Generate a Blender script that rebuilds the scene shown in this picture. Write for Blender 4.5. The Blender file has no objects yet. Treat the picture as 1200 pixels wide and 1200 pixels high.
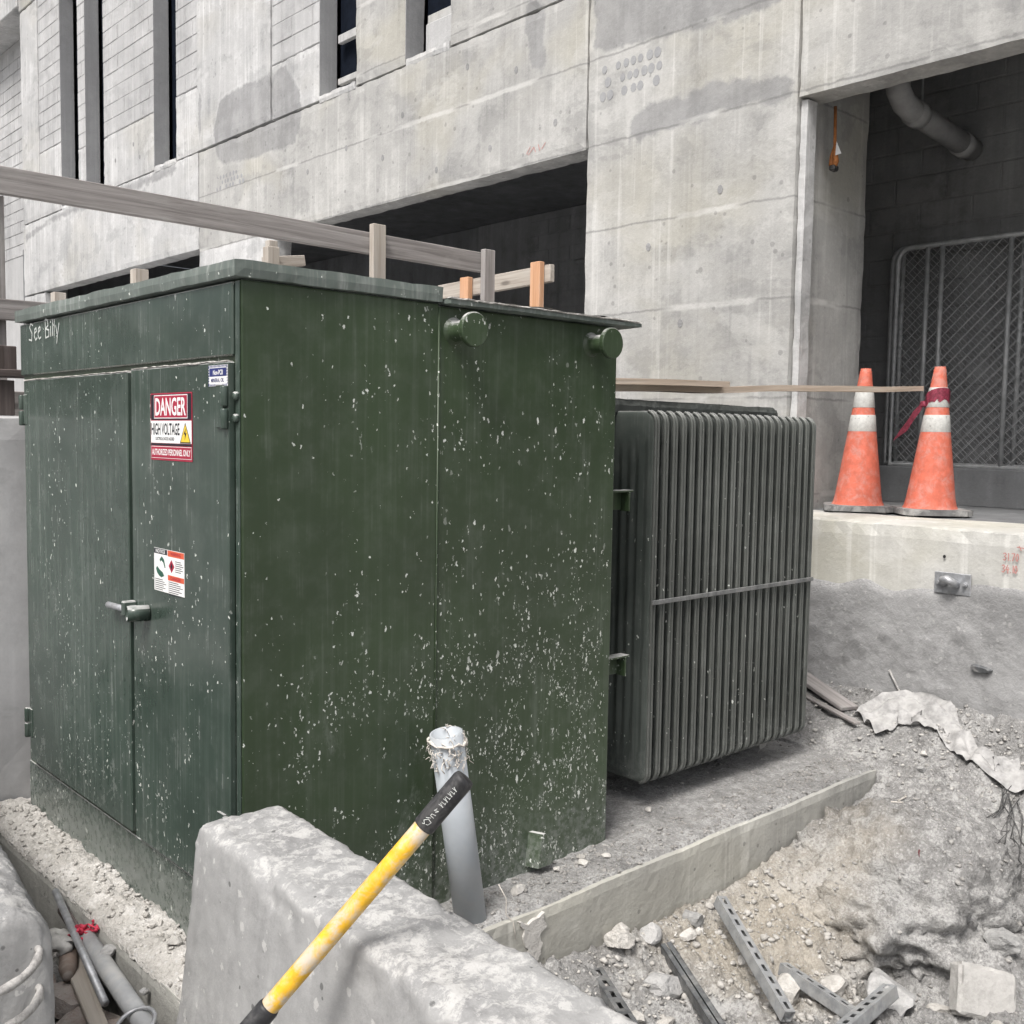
import bpy, bmesh, math, random
import numpy as np
from mathutils import Vector, Matrix, noise
from mathutils.bvhtree import BVHTree
random.seed(7); rng = np.random.default_rng(11)
S = bpy.context.scene
COL = S.collection

# ------------------------------------------------------------------ camera
yaw, pitch, roll = 0.825315, 0.073052, 0.016256
fw = Vector((math.cos(yaw)*math.cos(pitch), math.sin(yaw)*math.cos(pitch), -math.sin(pitch)))
rt = fw.cross(Vector((0, 0, 1))).normalized(); up = rt.cross(fw)
r2 = math.cos(roll)*rt + math.sin(roll)*up; u2 = -math.sin(roll)*rt + math.cos(roll)*up
cd = bpy.data.cameras.new('camera'); cam = bpy.data.objects.new('camera', cd); COL.objects.link(cam)
M = Matrix((r2, u2, -fw)).transposed().to_4x4(); M.translation = Vector((-1.36329, -2.56793, 1.55719))
cam.matrix_world = M
cd.sensor_width = 36; cd.lens = 36*1206.49/1200; cd.clip_start = .05; cd.clip_end = 500
S.camera = cam
# ------------------------------------------------------------------ sky, sun, exposure
SUN_EL, SUN_AZ = math.radians(57), math.radians(-160)     # direction towards the sun, azimuth from +X
w = bpy.data.worlds.new('World'); S.world = w; w.use_nodes = True
wn = w.node_tree; wn.nodes.clear()
sky = wn.nodes.new('ShaderNodeTexSky'); sky.sky_type = 'NISHITA'; sky.sun_disc = False
sky.sun_elevation = SUN_EL; sky.sun_rotation = math.pi/2 - SUN_AZ
sky.air_density = 1.0; sky.dust_density = 6.0; sky.ozone_density = 1.0
hs = wn.nodes.new('ShaderNodeHueSaturation'); hs.inputs['Saturation'].default_value = .4
bg = wn.nodes.new('ShaderNodeBackground'); bg.inputs['Strength'].default_value = .085
wo = wn.nodes.new('ShaderNodeOutputWorld')
wn.links.new(sky.outputs[0], hs.inputs['Color']); wn.links.new(hs.outputs[0], bg.inputs[0]); wn.links.new(bg.outputs[0], wo.inputs[0])
sl = bpy.data.lights.new('sun', 'SUN'); sl.energy = 1.5; sl.angle = math.radians(20); sl.color = (1, .97, .93)
so = bpy.data.objects.new('sun', sl); COL.objects.link(so)
sd = Vector((math.cos(SUN_EL)*math.cos(SUN_AZ), math.cos(SUN_EL)*math.sin(SUN_AZ), math.sin(SUN_EL)))
so.rotation_euler = sd.to_track_quat('Z', 'Y').to_euler(); so.location = (0, 0, 30)
S.view_settings.view_transform = 'Standard'; S.view_settings.look = 'None'
S.view_settings.exposure = 1.0; S.view_settings.gamma = 1; S.view_settings.use_curve_mapping = False
S.render.engine = 'CYCLES'; S.cycles.use_adaptive_sampling = True; S.cycles.adaptive_threshold = .025; S.cycles.max_bounces = 4; S.cycles.diffuse_bounces = 2; S.cycles.glossy_bounces = 2

# ------------------------------------------------------------------ material helpers
class NT:
    def __init__(s, name):
        s.m = bpy.data.materials.new(name); s.m.use_nodes = True; s.t = s.m.node_tree; s.n = s.t.nodes
        s.b = s.n['Principled BSDF']; s.geo = s.n.new('ShaderNodeNewGeometry'); s.pos = s.geo.outputs['Position']
    def L(s, a, b):
        if isinstance(a, bpy.types.NodeSocket): s.t.links.new(a, b)
        else:
            if hasattr(b.default_value, '__len__') and not hasattr(a, '__len__'): a = (a,)*len(b.default_value)
            if hasattr(b.default_value, '__len__') and len(a) == 3 and len(b.default_value) == 4: a = (*a, 1)
            b.default_value = a
    def map(s, v, sc=(1, 1, 1), loc=(0, 0, 0), rot=(0, 0, 0)):
        n = s.n.new('ShaderNodeMapping'); s.L(v, n.inputs[0]); n.inputs[1].default_value = loc
        n.inputs[2].default_value = rot; n.inputs[3].default_value = sc; return n.outputs[0]
    def noise(s, v, sc, det=5, rough=.6, dist=0, col=False):
        n = s.n.new('ShaderNodeTexNoise'); s.L(v, n.inputs['Vector']); n.inputs['Scale'].default_value = sc
        n.inputs['Detail'].default_value = det; n.inputs['Roughness'].default_value = rough; n.inputs['Distortion'].default_value = dist
        return n.outputs['Color' if col else 'Fac']
    def vor(s, v, sc, feat='F1'):
        n = s.n.new('ShaderNodeTexVoronoi'); n.feature = feat; s.L(v, n.inputs['Vector']); n.inputs['Scale'].default_value = sc
        return n.outputs['Distance'], n.outputs.get('Color')
    def math(s, op, a, b=0, c=0, clamp=False):
        n = s.n.new('ShaderNodeMath'); n.operation = op; n.use_clamp = clamp
        s.L(a, n.inputs[0]); s.L(b, n.inputs[1]); s.L(c, n.inputs[2]); return n.outputs[0]
    def ramp(s, f, lo, hi, a=0., b=1.):
        n = s.n.new('ShaderNodeMapRange'); n.interpolation_type = 'SMOOTHSTEP'; s.L(f, n.inputs[0])
        n.inputs[1].default_value = lo; n.inputs[2].default_value = hi; n.inputs[3].default_value = a; n.inputs[4].default_value = b
        return n.outputs[0]
    def mix(s, f, a, b, mode='MIX'):
        n = s.n.new('ShaderNodeMix'); n.data_type = 'RGBA'; n.blend_type = mode; n.clamp_factor = True
        s.L(f, n.inputs[0]); s.L(a, n.inputs[6]); s.L(b, n.inputs[7]); return n.outputs[2]
    def sep(s, v):
        n = s.n.new('ShaderNodeSeparateXYZ'); s.L(v, n.inputs[0]); return n.outputs
    def attr(s, name):
        n = s.n.new('ShaderNodeAttribute'); n.attribute_name = name; return n
    def vadd(s, a, b, k):
        n = s.n.new('ShaderNodeVectorMath'); n.operation = 'MULTIPLY_ADD'; s.L(b, n.inputs[0]); n.inputs[1].default_value = (k, k, k); s.L(a, n.inputs[2]); return n.outputs[0]
    def bump(s, h, dist, strength=1.0, prev=None):
        n = s.n.new('ShaderNodeBump'); s.L(h, n.inputs['Height']); n.inputs['Distance'].default_value = dist; n.inputs['Strength'].default_value = strength
        if prev is not None: s.t.links.new(prev, n.inputs['Normal'])
        return n.outputs[0]
    def out(s, col, rough=.8, normal=None, metal=0, spec=.5):
        s.L(col, s.b.inputs['Base Color']); s.L(rough, s.b.inputs['Roughness']); s.L(metal, s.b.inputs['Metallic'])
        s.L(spec, s.b.inputs['Specular IOR Level'])
        if normal is not None: s.t.links.new(normal, s.b.inputs['Normal'])
        return s.m

def concrete(name, light, mid, dark, streak=1., seams=None, drip=.6, warm=(.36, .34, .28), warmk=.35, bump=.004, fine=1., pits=.0, whites=0., wash=.5, patch=None):
    t = NT(name); p = t.pos
    n1 = t.noise(p, .8, 4, .62); n2 = t.noise(p, 4.8, 6, .76); n3 = t.noise(p, 48*fine, 4, .8)
    st = t.noise(t.map(p, (3.6, 3.6, .2)), 1.3, 4, .65, .3)
    a = t.math('ADD', t.math('MULTIPLY', n1, .75), t.math('MULTIPLY', n2, .55)); a = t.math('ADD', a, t.math('MULTIPLY', st, .75*streak))
    a = t.math('ADD', a, t.math('MULTIPLY', n3, .34)); tot = (.75+.55+.75*streak+.34)*.5
    c = t.mix(t.ramp(a, tot-.25, tot+.0), dark, mid); c = t.mix(t.ramp(a, tot-.02, tot+.24), c, light)
    if warmk:
        wm = t.math('MULTIPLY', t.ramp(t.noise(t.map(p, (1, 1, 1.5), (7, 1, 3)), .6, 3, .6, .4), .48, .66), warmk); c = t.mix(wm, c, warm)
    # cement washes with firm outlines
    if wash:
        w1 = t.noise(t.map(p, (1, 1, 1.6), (2, 5, 1)), 1.25, 6, .66, .35); w2 = t.noise(t.map(p, (1, 1, 1.5), (8, 3, 6)), 1.5, 6, .66, .35)
        c = t.mix(t.math('MULTIPLY', t.ramp(w1, .545, .60), wash*1.1), c, [x*.88 for x in dark]); c = t.mix(t.math('MULTIPLY', t.ramp(w2, .55, .62), wash), c, [min(1, x*1.12) for x in light])
    # pale lime drips and darker runs
    if drip:
        d1 = t.noise(t.map(p, (17, 17, .5)), 1, 3, .62); m1 = t.ramp(n1, .42, .62)
        c = t.mix(t.math('MULTIPLY', t.math('MULTIPLY', t.ramp(d1, .53, .68), m1), drip), c, [min(1, x*1.45) for x in light])
        c = t.mix(t.math('MULTIPLY', t.math('MULTIPLY', t.ramp(d1, .47, .33), t.ramp(n1, .58, .40)), drip*.7), c, [x*.7 for x in dark])
    h = t.noise(p, 26*fine, 3, .7)
    if patch:   # trowelled render: outline distance stored on the mesh, edge feathered by noise
        pe = t.math('ADD', t.sep(t.attr('lc').outputs['Vector'])[0], t.math('MULTIPLY', t.math('SUBTRACT', t.noise(p, 5.5, 6, .68), .5), .20))
        pm_ = t.ramp(pe, .285, .335); pc_ = t.mix(t.ramp(t.math('ADD', t.math('MULTIPLY', n2, .6), t.math('MULTIPLY', st, .4)), .38, .62), [x*.86 for x in patch], [x*1.14 for x in patch])
        c = t.mix(t.math('MULTIPLY', pm_, .86), c, pc_); c = t.mix(t.math('MULTIPLY', t.math('MULTIPLY', t.ramp(pe, .25, .30), t.ramp(pe, .33, .29)), .14), c, [min(1, x*1.2) for x in light])
    if seams:
        z = t.sep(p)[2]; wob = t.math('MULTIPLY', n2, .05)
        q = t.math('ABSOLUTE', t.math('SUBTRACT', t.math('FRACT', t.math('DIVIDE', t.math('ADD', z, wob), seams)), .5))
        sm = t.math('MULTIPLY', t.ramp(q, .480, .497), t.ramp(n1, .46, .56)); c = t.mix(t.math('MULTIPLY', sm, .5), c, [x*.6 for x in dark])
        sm2 = t.math('MULTIPLY', t.ramp(q, .455, .485), t.ramp(n1, .54, .44)); c = t.mix(t.math('MULTIPLY', sm2, .5), c, [min(1, x*1.35) for x in light])
    if pits:
        pv, pc = t.vor(p, 17*fine); ps = t.sep(pc)
        pm = t.math('MULTIPLY', t.ramp(t.math('SUBTRACT', t.math('MULTIPLY', t.math('POWER', ps[0], 11.), .36), t.math('ADD', pv, t.math('MULTIPLY', n3, .12))), -.06, .02), pits)
        c = t.mix(pm, c, [x*.45 for x in dark])
    if whites:
        sv, sc_ = t.vor(t.vadd(p, n3, .03), 36); sr = t.sep(sc_)[1]
        smk = t.ramp(t.math('SUBTRACT', t.math('MULTIPLY', t.math('POWER', sr, 4.), .45), sv), 0, .06)
        upz = t.ramp(t.sep(t.geo.outputs['Normal'])[2], .25, .8); nl = t.noise(p, 19, 5, .8, .2)
        lar = t.math('MULTIPLY', t.ramp(nl, .46, .60), t.math('ADD', t.math('MULTIPLY', upz, .85), .06))
        c = t.mix(t.math('MULTIPLY', t.math('MAXIMUM', t.math('MULTIPLY', smk, .8), lar), whites), c, (.64, .63, .61))
        h = t.math('ADD', h, t.math('MULTIPLY', t.math('MULTIPLY', t.noise(p, 60, 2, .7), upz), 1.6))
    nm = t.bump(h, bump*1.0, .8)
    return t.out(c, .9, nm, spec=.3)

M_FAC = concrete('board_marked_concrete', (.48, .476, .46), (.37, .367, .355), (.25, .25, .247), patch=(.275, .275, .275), seams=.62, warmk=.36, warm=(.42, .395, .31), pits=.35, wash=.3, drip=.34, streak=.7)
M_FACL = concrete('pale_concrete', (.56, .56, .558), (.44, .44, .438), (.31, .314, .316), patch=(.29, .29, .292), warmk=.2, warm=(.50, .47, .39), pits=.3, wash=.35, drip=.4, streak=.8)
M_PATCH = concrete('grey_render', (.34, .34, .34), (.29, .29, .29), (.23, .23, .232), drip=.35, warmk=0, wash=.15)
M_BLOCK = concrete('block_concrete', (.50, .50, .50), (.42, .42, .42), (.33, .33, .332), drip=.35, warmk=0, fine=1.6, wash=.3)
M_MORT = concrete('mortar', (.48, .48, .48), (.42, .42, .42), (.35, .35, .35), drip=0, warmk=0, wash=0)
M_REVEAL = concrete('window_reveal_concrete', (.34, .345, .35), (.29, .293, .30), (.23, .235, .24), drip=.2, warmk=0, wash=0)  # darker, slightly bluer grey than the facade concrete
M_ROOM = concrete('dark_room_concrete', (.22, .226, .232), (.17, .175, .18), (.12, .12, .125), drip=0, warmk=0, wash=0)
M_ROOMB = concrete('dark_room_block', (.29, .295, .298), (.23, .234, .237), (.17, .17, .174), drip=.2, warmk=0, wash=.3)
M_DOCK = concrete('dock_concrete', (.58, .575, .55), (.49, .485, .46), (.36, .36, .345), warmk=.45, warm=(.50, .48, .38), pits=.6, streak=.4, wash=.35, drip=.4)
M_SHOT = concrete('wet_mortar_skirt', (.33, .33, .33), (.265, .265, .265), (.20, .20, .20), drip=0, warmk=0, bump=.009, streak=.2, whites=.25, wash=.4)
M_BARR = concrete('barrier_concrete', (.37, .37, .365), (.30, .30, .297), (.21, .21, .21), warmk=0, bump=.0016, fine=2.2, pits=.8, whites=.5, streak=.55, wash=.12, drip=.3)
M_PAD = concrete('pad_concrete', (.47, .465, .43), (.38, .375, .35), (.28, .278, .262), warmk=.3, warm=(.42, .40, .33), fine=1.8, pits=.5, wash=.3, drip=.4)
M_WALL = concrete('retaining_concrete', (.54, .54, .545), (.46, .46, .465), (.33, .33, .335), bump=.0015, warmk=0, streak=.3, pits=0, wash=.3, drip=.15)
M_CHUNK = concrete('broken_concrete', (.50, .49, .47), (.41, .40, .385), (.30, .295, .28), warmk=0, fine=2, wash=0, drip=0)

def dirt(name, a, b, c_, warm, loose=1.):
    t = NT(name); p = t.pos
    n1 = t.noise(p, 1.7, 4, .65); n2 = t.noise(p, 13, 5, .75); n3 = t.noise(p, 85, 3, .75)
    s_ = t.math('ADD', t.math('MULTIPLY', n1, .45), t.math('ADD', t.math('MULTIPLY', n2, .6), t.math('MULTIPLY', n3, .5)))
    c = t.mix(t.ramp(s_, .60, .76), a, b); c = t.mix(t.ramp(s_, .76, .90), c, c_)
    if warm:
        xs = t.sep(p); dx = t.math('SUBTRACT', xs[0], 2.0); dy = t.math('ADD', xs[1], .42)
        rr = t.math('ADD', t.math('MULTIPLY', t.math('MULTIPLY', dx, dx), .7), t.math('MULTIPLY', t.math('MULTIPLY', dy, dy), 2.6))
        wmask = t.math('MULTIPLY', t.ramp(t.math('ADD', rr, t.math('ADD', t.math('MULTIPLY', n1, 1.2), t.math('MULTIPLY', n2, .4))), .72, 1.35, 1, 0), .72)
        c = t.mix(wmask, c, t.mix(t.ramp(s_, .58, .9), [x*.66 for x in warm], warm))
    v, vc = t.vor(p, 62)
    h = t.noise(p, 55, 4, .8)
    c = t.mix(t.math('MULTIPLY', t.ramp(v, .12, .42, 1, 0), t.math('MULTIPLY', t.ramp(t.sep(vc)[0], .6, .8), .5)), c, [min(.7, x*1.25) for x in c_])
    return t.out(c, .95, t.bump(h, .016*loose, 1.), spec=.15)
M_DIRT = dirt('dusty_earth', (.14, .138, .134), (.285, .281, .275), (.47, .465, .455), (.54, .485, .40))
M_RUB = dirt('crushed_stone_dust', (.36, .345, .32), (.53, .51, .48), (.68, .66, .635), None, .9)
M_DUST = dirt('grey_grit', (.18, .178, .175), (.31, .307, .30), (.46, .455, .45), None, .9)

def rockmat(name, a, b):
    t = NT(name); oi = t.n.new('ShaderNodeObjectInfo'); p = t.pos
    n = t.noise(p, 22, 4, .7); n2 = t.noise(p, 110, 3, .7)
    f = t.math('ADD', t.math('MULTIPLY', n, .7), t.math('ADD', t.math('MULTIPLY', n2, .25), t.math('MULTIPLY', oi.outputs['Random'], .25)))
    c = t.mix(t.ramp(f, .38, .78), a, b)
    return t.out(c, .92, t.bump(t.math('ADD', n, t.math('MULTIPLY', n2, .4)), .012, .8), spec=.2)
M_ROCK = rockmat('limestone', (.36, .345, .32), (.60, .58, .55))
M_ROCKG = rockmat('grey_stone', (.26, .26, .255), (.45, .445, .44))
M_BRICK = rockmat('dusty_brick', (.30, .24, .21), (.42, .38, .35))
M_GRAV = rockmat('gravel_stone', (.27, .262, .25), (.52, .505, .48))

def paint(name, base, rough, splat=1., dust=.3, upd=1., streaks=1., lowdens=True):
    t = NT(name); p = t.pos; xs = t.sep(p)
    n1 = t.noise(p, 1.4, 3, .6); n2 = t.noise(p, 10, 4, .65)
    c = t.mix(t.ramp(n1, .35, .7), [x*.84 for x in base], [x*1.16 for x in base])
    # wash-down streaks of cement dust
    s1 = t.noise(t.map(p, (40, 40, 1.1)), 1, 3, .62); s2 = t.noise(t.map(p, (75, 75, 2.4)), 1, 3, .6)
    dm = t.math('MULTIPLY', t.math('MULTIPLY', t.ramp(s1, .46, .70), t.ramp(n1, .36, .62)), .30*streaks)
    dm = t.math('ADD', dm, t.math('MULTIPLY', t.math('MULTIPLY', t.ramp(s2, .53, .72), t.ramp(n2, .38, .62)), .42*streaks))
    dm = t.math('ADD', dm, t.math('MULTIPLY', t.ramp(n2, .4, .75), .10*dust))
    low = t.ramp(t.math('ADD', xs[2], t.math('MULTIPLY', t.math('SUBTRACT', n2, .5), .55)), -.08, .36, 1, 0)
    lowm = t.math('MULTIPLY', low, t.ramp(t.noise(p, 34, 4, .75), .40, .62)); dm = t.math('ADD', dm, t.math('MULTIPLY', lowm, .75*dust)); dm = t.math('ADD', dm, t.math('MULTIPLY', low, .16*dust))
    cl_ = t.math('MULTIPLY', t.ramp(t.noise(t.map(p, (1, 1, .7), (3, 8, 2)), 5.5, 6, .78, .3), .56, .72), t.ramp(xs[2], .1, 1.3, .5, .06)); dm = t.math('ADD', dm, t.math('MULTIPLY', cl_, dust*1.2))
    c = t.mix(t.math('MULTIPLY', dm, 1., clamp=True), c, (.36, .375, .36))
    tot = 0
    if splat:
        nd = t.noise(p, 3.4, 4, .7); dens = t.ramp(nd, .44, .64, .05, 1.5)
        if lowdens:
            g = t.math('MULTIPLY', t.ramp(xs[2], .10, 1.30, 1.15, .2), t.ramp(t.math('ADD', xs[0], t.math('MULTIPLY', n1, .5)), .25, 1.2, .38, 1.25))
            dens = t.math('MULTIPLY', dens, g)
        else: dens = t.math('MULTIPLY', dens, t.ramp(xs[2], .05, 1.4, .7, .28))
        pw = t.vadd(p, t.noise(p, 40, 3, .7, col=True), .028)
        tot = None
        for sc, stx, rm, dn, po in ((12, 3.0, .20, .42, 3.6), (30, 2.8, .33, .72, 3.2), (70, 2.2, .44, .95, 2.8), (140, 2.0, .58, 1.05, 2.0), (22, 12., .13, 1.4, 1.8)):
            v, vc = t.vor(t.map(pw, (sc, sc, sc/stx), (sc*.13, sc*.31, sc*.07)), 1); q = t.sep(vc)
            rad = t.math('MULTIPLY', t.math('POWER', q[0], po), rm)
            ex = t.math('LESS_THAN', q[1], t.math('MULTIPLY', dens, dn*splat))
            mk = t.math('MULTIPLY', t.ramp(t.math('SUBTRACT', rad, v), -.01, .09), ex)
            mk = t.math('MULTIPLY', mk, t.ramp(q[2], .05, .7, .25, 1.))
            tot = mk if tot is None else t.math('MAXIMUM', tot, mk)
        c = t.mix(tot, c, (.66, .68, .64))
    upz = t.math('MULTIPLY', t.ramp(t.sep(t.geo.outputs['True Normal'])[2], .45, .85), upd)
    c = t.mix(t.math('MULTIPLY', upz, t.ramp(n2, .2, .55)), c, (.52, .52, .51))
    rg = t.math('ADD', t.math('ADD', rough, t.math('MULTIPLY', t.math('MAXIMUM', tot, upz), .45)), t.math('MULTIPLY', dm, .5), clamp=True)
    nm = t.bump(t.noise(p, 2.2, 1, .5), .006, .6)
    return t.out(c, rg, nm, spec=.5)
M_GREEN = paint('green_enamel', (.034, .056, .026), .38, 1.0, .6, streaks=.2)
M_GREEND = paint('green_enamel_doors_sheen', (.047, .069, .056), .20, .36, .66, streaks=.42, lowdens=False)  # left-face green lightened: sky sheen put into the base colour
M_LID = paint('dusty_lid_enamel', (.12, .145, .13), .6, .5, 1., streaks=1.3, lowdens=False)
M_RADF = paint('lit_dusty_radiator_edges', (.092, .098, .090), .45, .12, .6, streaks=.4, lowdens=False, upd=.35)  # dusty, and base lightened as the lit edges against dark gaps
M_RADS = paint('lit_dusty_radiator_face', (.075, .088, .08), .45, .12, .6, streaks=.4, lowdens=False, upd=.35)  # dusty lit copy of the panel paint for the exposed first face
M_RAD = paint('shaded_radiator_enamel', (.030, .035, .032), .5, .2, .5, streaks=.3, lowdens=False, upd=.35)  # base darkened: shade of the gaps between panels put into the paint
M_RADT = paint('radiator_top_enamel', (.04, .045, .042), .6, 0, .3, streaks=.2, lowdens=False, upd=.0)

def wood(name, a, b, c_, dustk=.3):
    t = NT(name); lc = t.attr('lc').outputs['Vector']
    g = t.noise(t.map(lc, (1.4, 34, 34)), 1, 4, .65, .6); k = t.noise(t.map(lc, (3.5, 9, 9)), 1, 4, .6)
    c = t.mix(t.ramp(g, .3, .62), a, b); c = t.mix(t.ramp(g, .55, .8), c, c_)
    v, vc = t.vor(t.map(lc, (3.2, 9, 9)), 1); kn = t.math('MULTIPLY', t.ramp(v, .06, .2, 1, 0), t.ramp(t.sep(vc)[0], .55, .7))
    c = t.mix(t.math('MULTIPLY', kn, .75), c, [x*.35 for x in a]); c = t.mix(t.math('MULTIPLY', t.ramp(k, .5, .72), dustk), c, (.46, .45, .43))
    return t.out(c, .85, t.bump(g, .004, .7), spec=.2)
M_WOOD = wood('weathered_timber', (.20, .185, .178), (.32, .30, .29), (.43, .415, .405))
M_WOODP = wood('pale_timber', (.34, .30, .26), (.46, .42, .37), (.55, .51, .46))
M_WOODO = wood('raw_pine', (.50, .27, .15), (.62, .36, .22), (.68, .46, .32), .15)
M_WOODL = wood('blond_plank', (.46, .36, .28), (.58, .48, .39), (.66, .58, .5), .15)
M_WOODD = wood('dark_timber', (.08, .065, .06), (.12, .10, .095), (.17, .15, .14), .1)

def plain(name, c, rough=.6, metal=0, var=.15, scale=14, spec=.4, dusty=.0, bump=.001):
    t = NT(name); n = t.noise(t.pos, scale, 3, .65); cc = t.mix(t.ramp(n, .3, .7), [x*(1-var) for x in c], [min(1, x*(1+var)) for x in c])
    if dusty: cc = t.mix(t.math('MULTIPLY', t.ramp(t.noise(t.pos, scale*.6, 4, .7, .4), .42, .68), dusty), cc, (.50, .49, .47))
    return t.out(cc, rough, t.bump(n, bump, .6), metal, spec)
M_CONE = plain('cone_orange', (.57, .14, .088), .7, var=.12, scale=24, dusty=.24)
M_CONEB = plain('cone_base_rubber', (.16, .16, .16), .85, var=.25, dusty=.6)
M_BAND = plain('reflective_band', (.54, .54, .52), .5, var=.1, scale=60, dusty=.1)
M_BAND2 = plain('scuffed_band', (.45, .44, .42), .7, var=.5, scale=70)
M_RIB = plain('maroon_ribbon', (.21, .03, .055), .6, var=.35, scale=60)
M_RIBD = plain('ribbon_print', (.05, .01, .015), .6)
M_BAR = plain('grey_tie_bar', (.17, .175, .175), .55, .2, var=.2, scale=30, dusty=.25)
M_GALV = plain('galvanised_steel', (.42, .43, .45), .5, .55, var=.2, scale=30, dusty=.25)
M_STRUT = plain('dusty_strut_steel', (.34, .35, .36), .55, .4, var=.2, scale=22, dusty=.45)
M_STRUTD = plain('dark_strut_steel', (.12, .125, .13), .5, .3, var=.3, scale=22, dusty=.35)
M_PVC = plain('grey_pvc', (.40, .43, .46), .5, var=.06, scale=8, dusty=.3)
M_FIBRE = plain('frayed_tape', (.62, .58, .53), .9, var=.2, scale=80)
M_YEL = plain('yellow_fibreglass', (.72, .41, .025), .45, var=.15, scale=34, dusty=.8)
M_BLK = plain('black_rubber', (.022, .022, .024), .5, var=.3, scale=30, dusty=.12)
M_TARP = plain('dusty_sheet', (.35, .345, .34), .9, var=.25, scale=20, dusty=.3)
M_STRAP = plain('orange_strap', (.42, .16, .05), .7, var=.2, scale=40)
M_REBAR = plain('mortared_steel', (.30, .29, .28), .85, var=.3, scale=60, dusty=.6, bump=.004)
M_DIRTPVC = plain('dusty_pipe', (.36, .37, .38), .7, var=.1, dusty=.6)
M_RED = plain('red_rag', (.55, .05, .09), .8, var=.3, scale=40)
M_BAG = plain('plastic_bag', (.45, .44, .42), .5, var=.2, scale=30, dusty=.3)
M_WIRE = plain('dark_cable', (.05, .05, .05), .7, dusty=.3)
M_PANE = plain('dark_window_pane', (.008, .011, .018), .7, var=.2, spec=.05)
M_CHAIN = plain('chain_steel', (.42, .43, .435), .55, .3)
M_PIPEW = plain('drain_pipe', (.33, .33, .33), .6, var=.1, dusty=.2)
M_INK_W = plain('white_ink', (.80, .80, .79), .6, var=.03); M_INK_R = plain('sign_red', (.36, .02, .05), .5, var=.08)
M_INK_K = plain('black_ink', (.012, .013, .02), .5); M_INK_Y = plain('sign_yellow', (.80, .56, .05), .5, var=.05)
M_INK_B = plain('label_blue', (.025, .035, .16), .5); M_INK_O = plain('label_orange', (.62, .11, .05), .5, var=.05)
M_INK_G = plain('label_green', (.03, .10, .07), .6); M_CHALK = plain('paint_marker', (.55, .57, .55), .8, var=.2, scale=90)
M_CRAY = plain('red_crayon', (.50, .24, .22), .8, var=.2, scale=90); M_HOLE = plain('drilled_hole', (.02, .02, .02), .9)

# ------------------------------------------------------------------ mesh helpers
ORG = {}
def tag(o, label=None, cat=None, group=None, kind=None):
    if label: o['label'] = label
    if cat: o['category'] = cat
    if group: o['group'] = group
    if kind: o['kind'] = kind
    return o
def empty(name, loc, label, cat, group=None):
    o = bpy.data.objects.new(name, None); COL.objects.link(o); o.location = loc; o.empty_display_size = .2
    ORG[o] = Vector(loc); return tag(o, label, cat, group)
def mesh(name, V, F, smooth=False, lc=None):
    m = bpy.data.meshes.new(name)
    m.from_pydata([tuple(v) for v in V], [], [tuple(f) for f in F]); m.validate()
    if lc is not None and len(lc) == len(m.vertices):
        a = m.attributes.new('lc', 'FLOAT_VECTOR', 'POINT'); a.data.foreach_set('vector', np.asarray(lc, np.float32).ravel())
    if smooth: m.polygons.foreach_set('use_smooth', [True]*len(m.polygons))
    m.update(); return m
def add(name, geo, mat, parent=None, smooth=False, label=None, cat=None, group=None, kind=None):
    """geo = (V, F[, lc]) in world coordinates; becomes a mesh object whose origin is the parent's (or its own base centre)."""
    V = np.asarray(geo[0], float); F = geo[1]; lc = geo[2] if len(geo) > 2 else None
    if parent is not None: o0 = np.array(ORG[parent])
    else: o0 = np.array([(V[:, 0].min()+V[:, 0].max())/2, (V[:, 1].min()+V[:, 1].max())/2, V[:, 2].min()])
    o = bpy.data.objects.new(name, mesh(name, V-o0, F, smooth, lc)); COL.objects.link(o); o.data.materials.append(mat)
    if parent is not None: o.parent = parent; ORG[o] = ORG[parent]
    else: o.location = o0; ORG[o] = Vector(o0)
    return tag(o, label, cat, group, kind)
def join(*gs):
    V = []; F = []; L = []; haslc = all(len(g) > 2 for g in gs)
    for g in gs:
        k = len(V); V.extend(list(g[0])); F.extend([tuple(i+k for i in f) for f in g[1]])
        if haslc: L.extend(list(g[2]))
    return (V, F, L) if haslc else (V, F)
def bm_geo(bm):
    bm.verts.index_update(); r = ([v.co.copy() for v in bm.verts], [tuple(v.index for v in f.verts) for f in bm.faces]); bm.free(); return r
def box(x0, x1, y0, y1, z0, z1, bev=0.0, seg=1):
    bm = bmesh.new(); bmesh.ops.create_cube(bm, size=1)
    for v in bm.verts: v.co = Vector(((x0+x1)/2+v.co.x*(x1-x0), (y0+y1)/2+v.co.y*(y1-y0), (z0+z1)/2+v.co.z*(z1-z0)))
    if bev: bmesh.ops.bevel(bm, geom=bm.edges[:], offset=bev, segments=seg, affect='EDGES', profile=.6)
    return bm_geo(bm)
def frame(d, upv=(0, 0, 1)):
    d = Vector(d).normalized(); u = Vector(upv)
    if abs(d.dot(u)) > .98: u = Vector((1, 0, 0))
    s = d.cross(u).normalized(); return d, s, s.cross(d).normalized()
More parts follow.
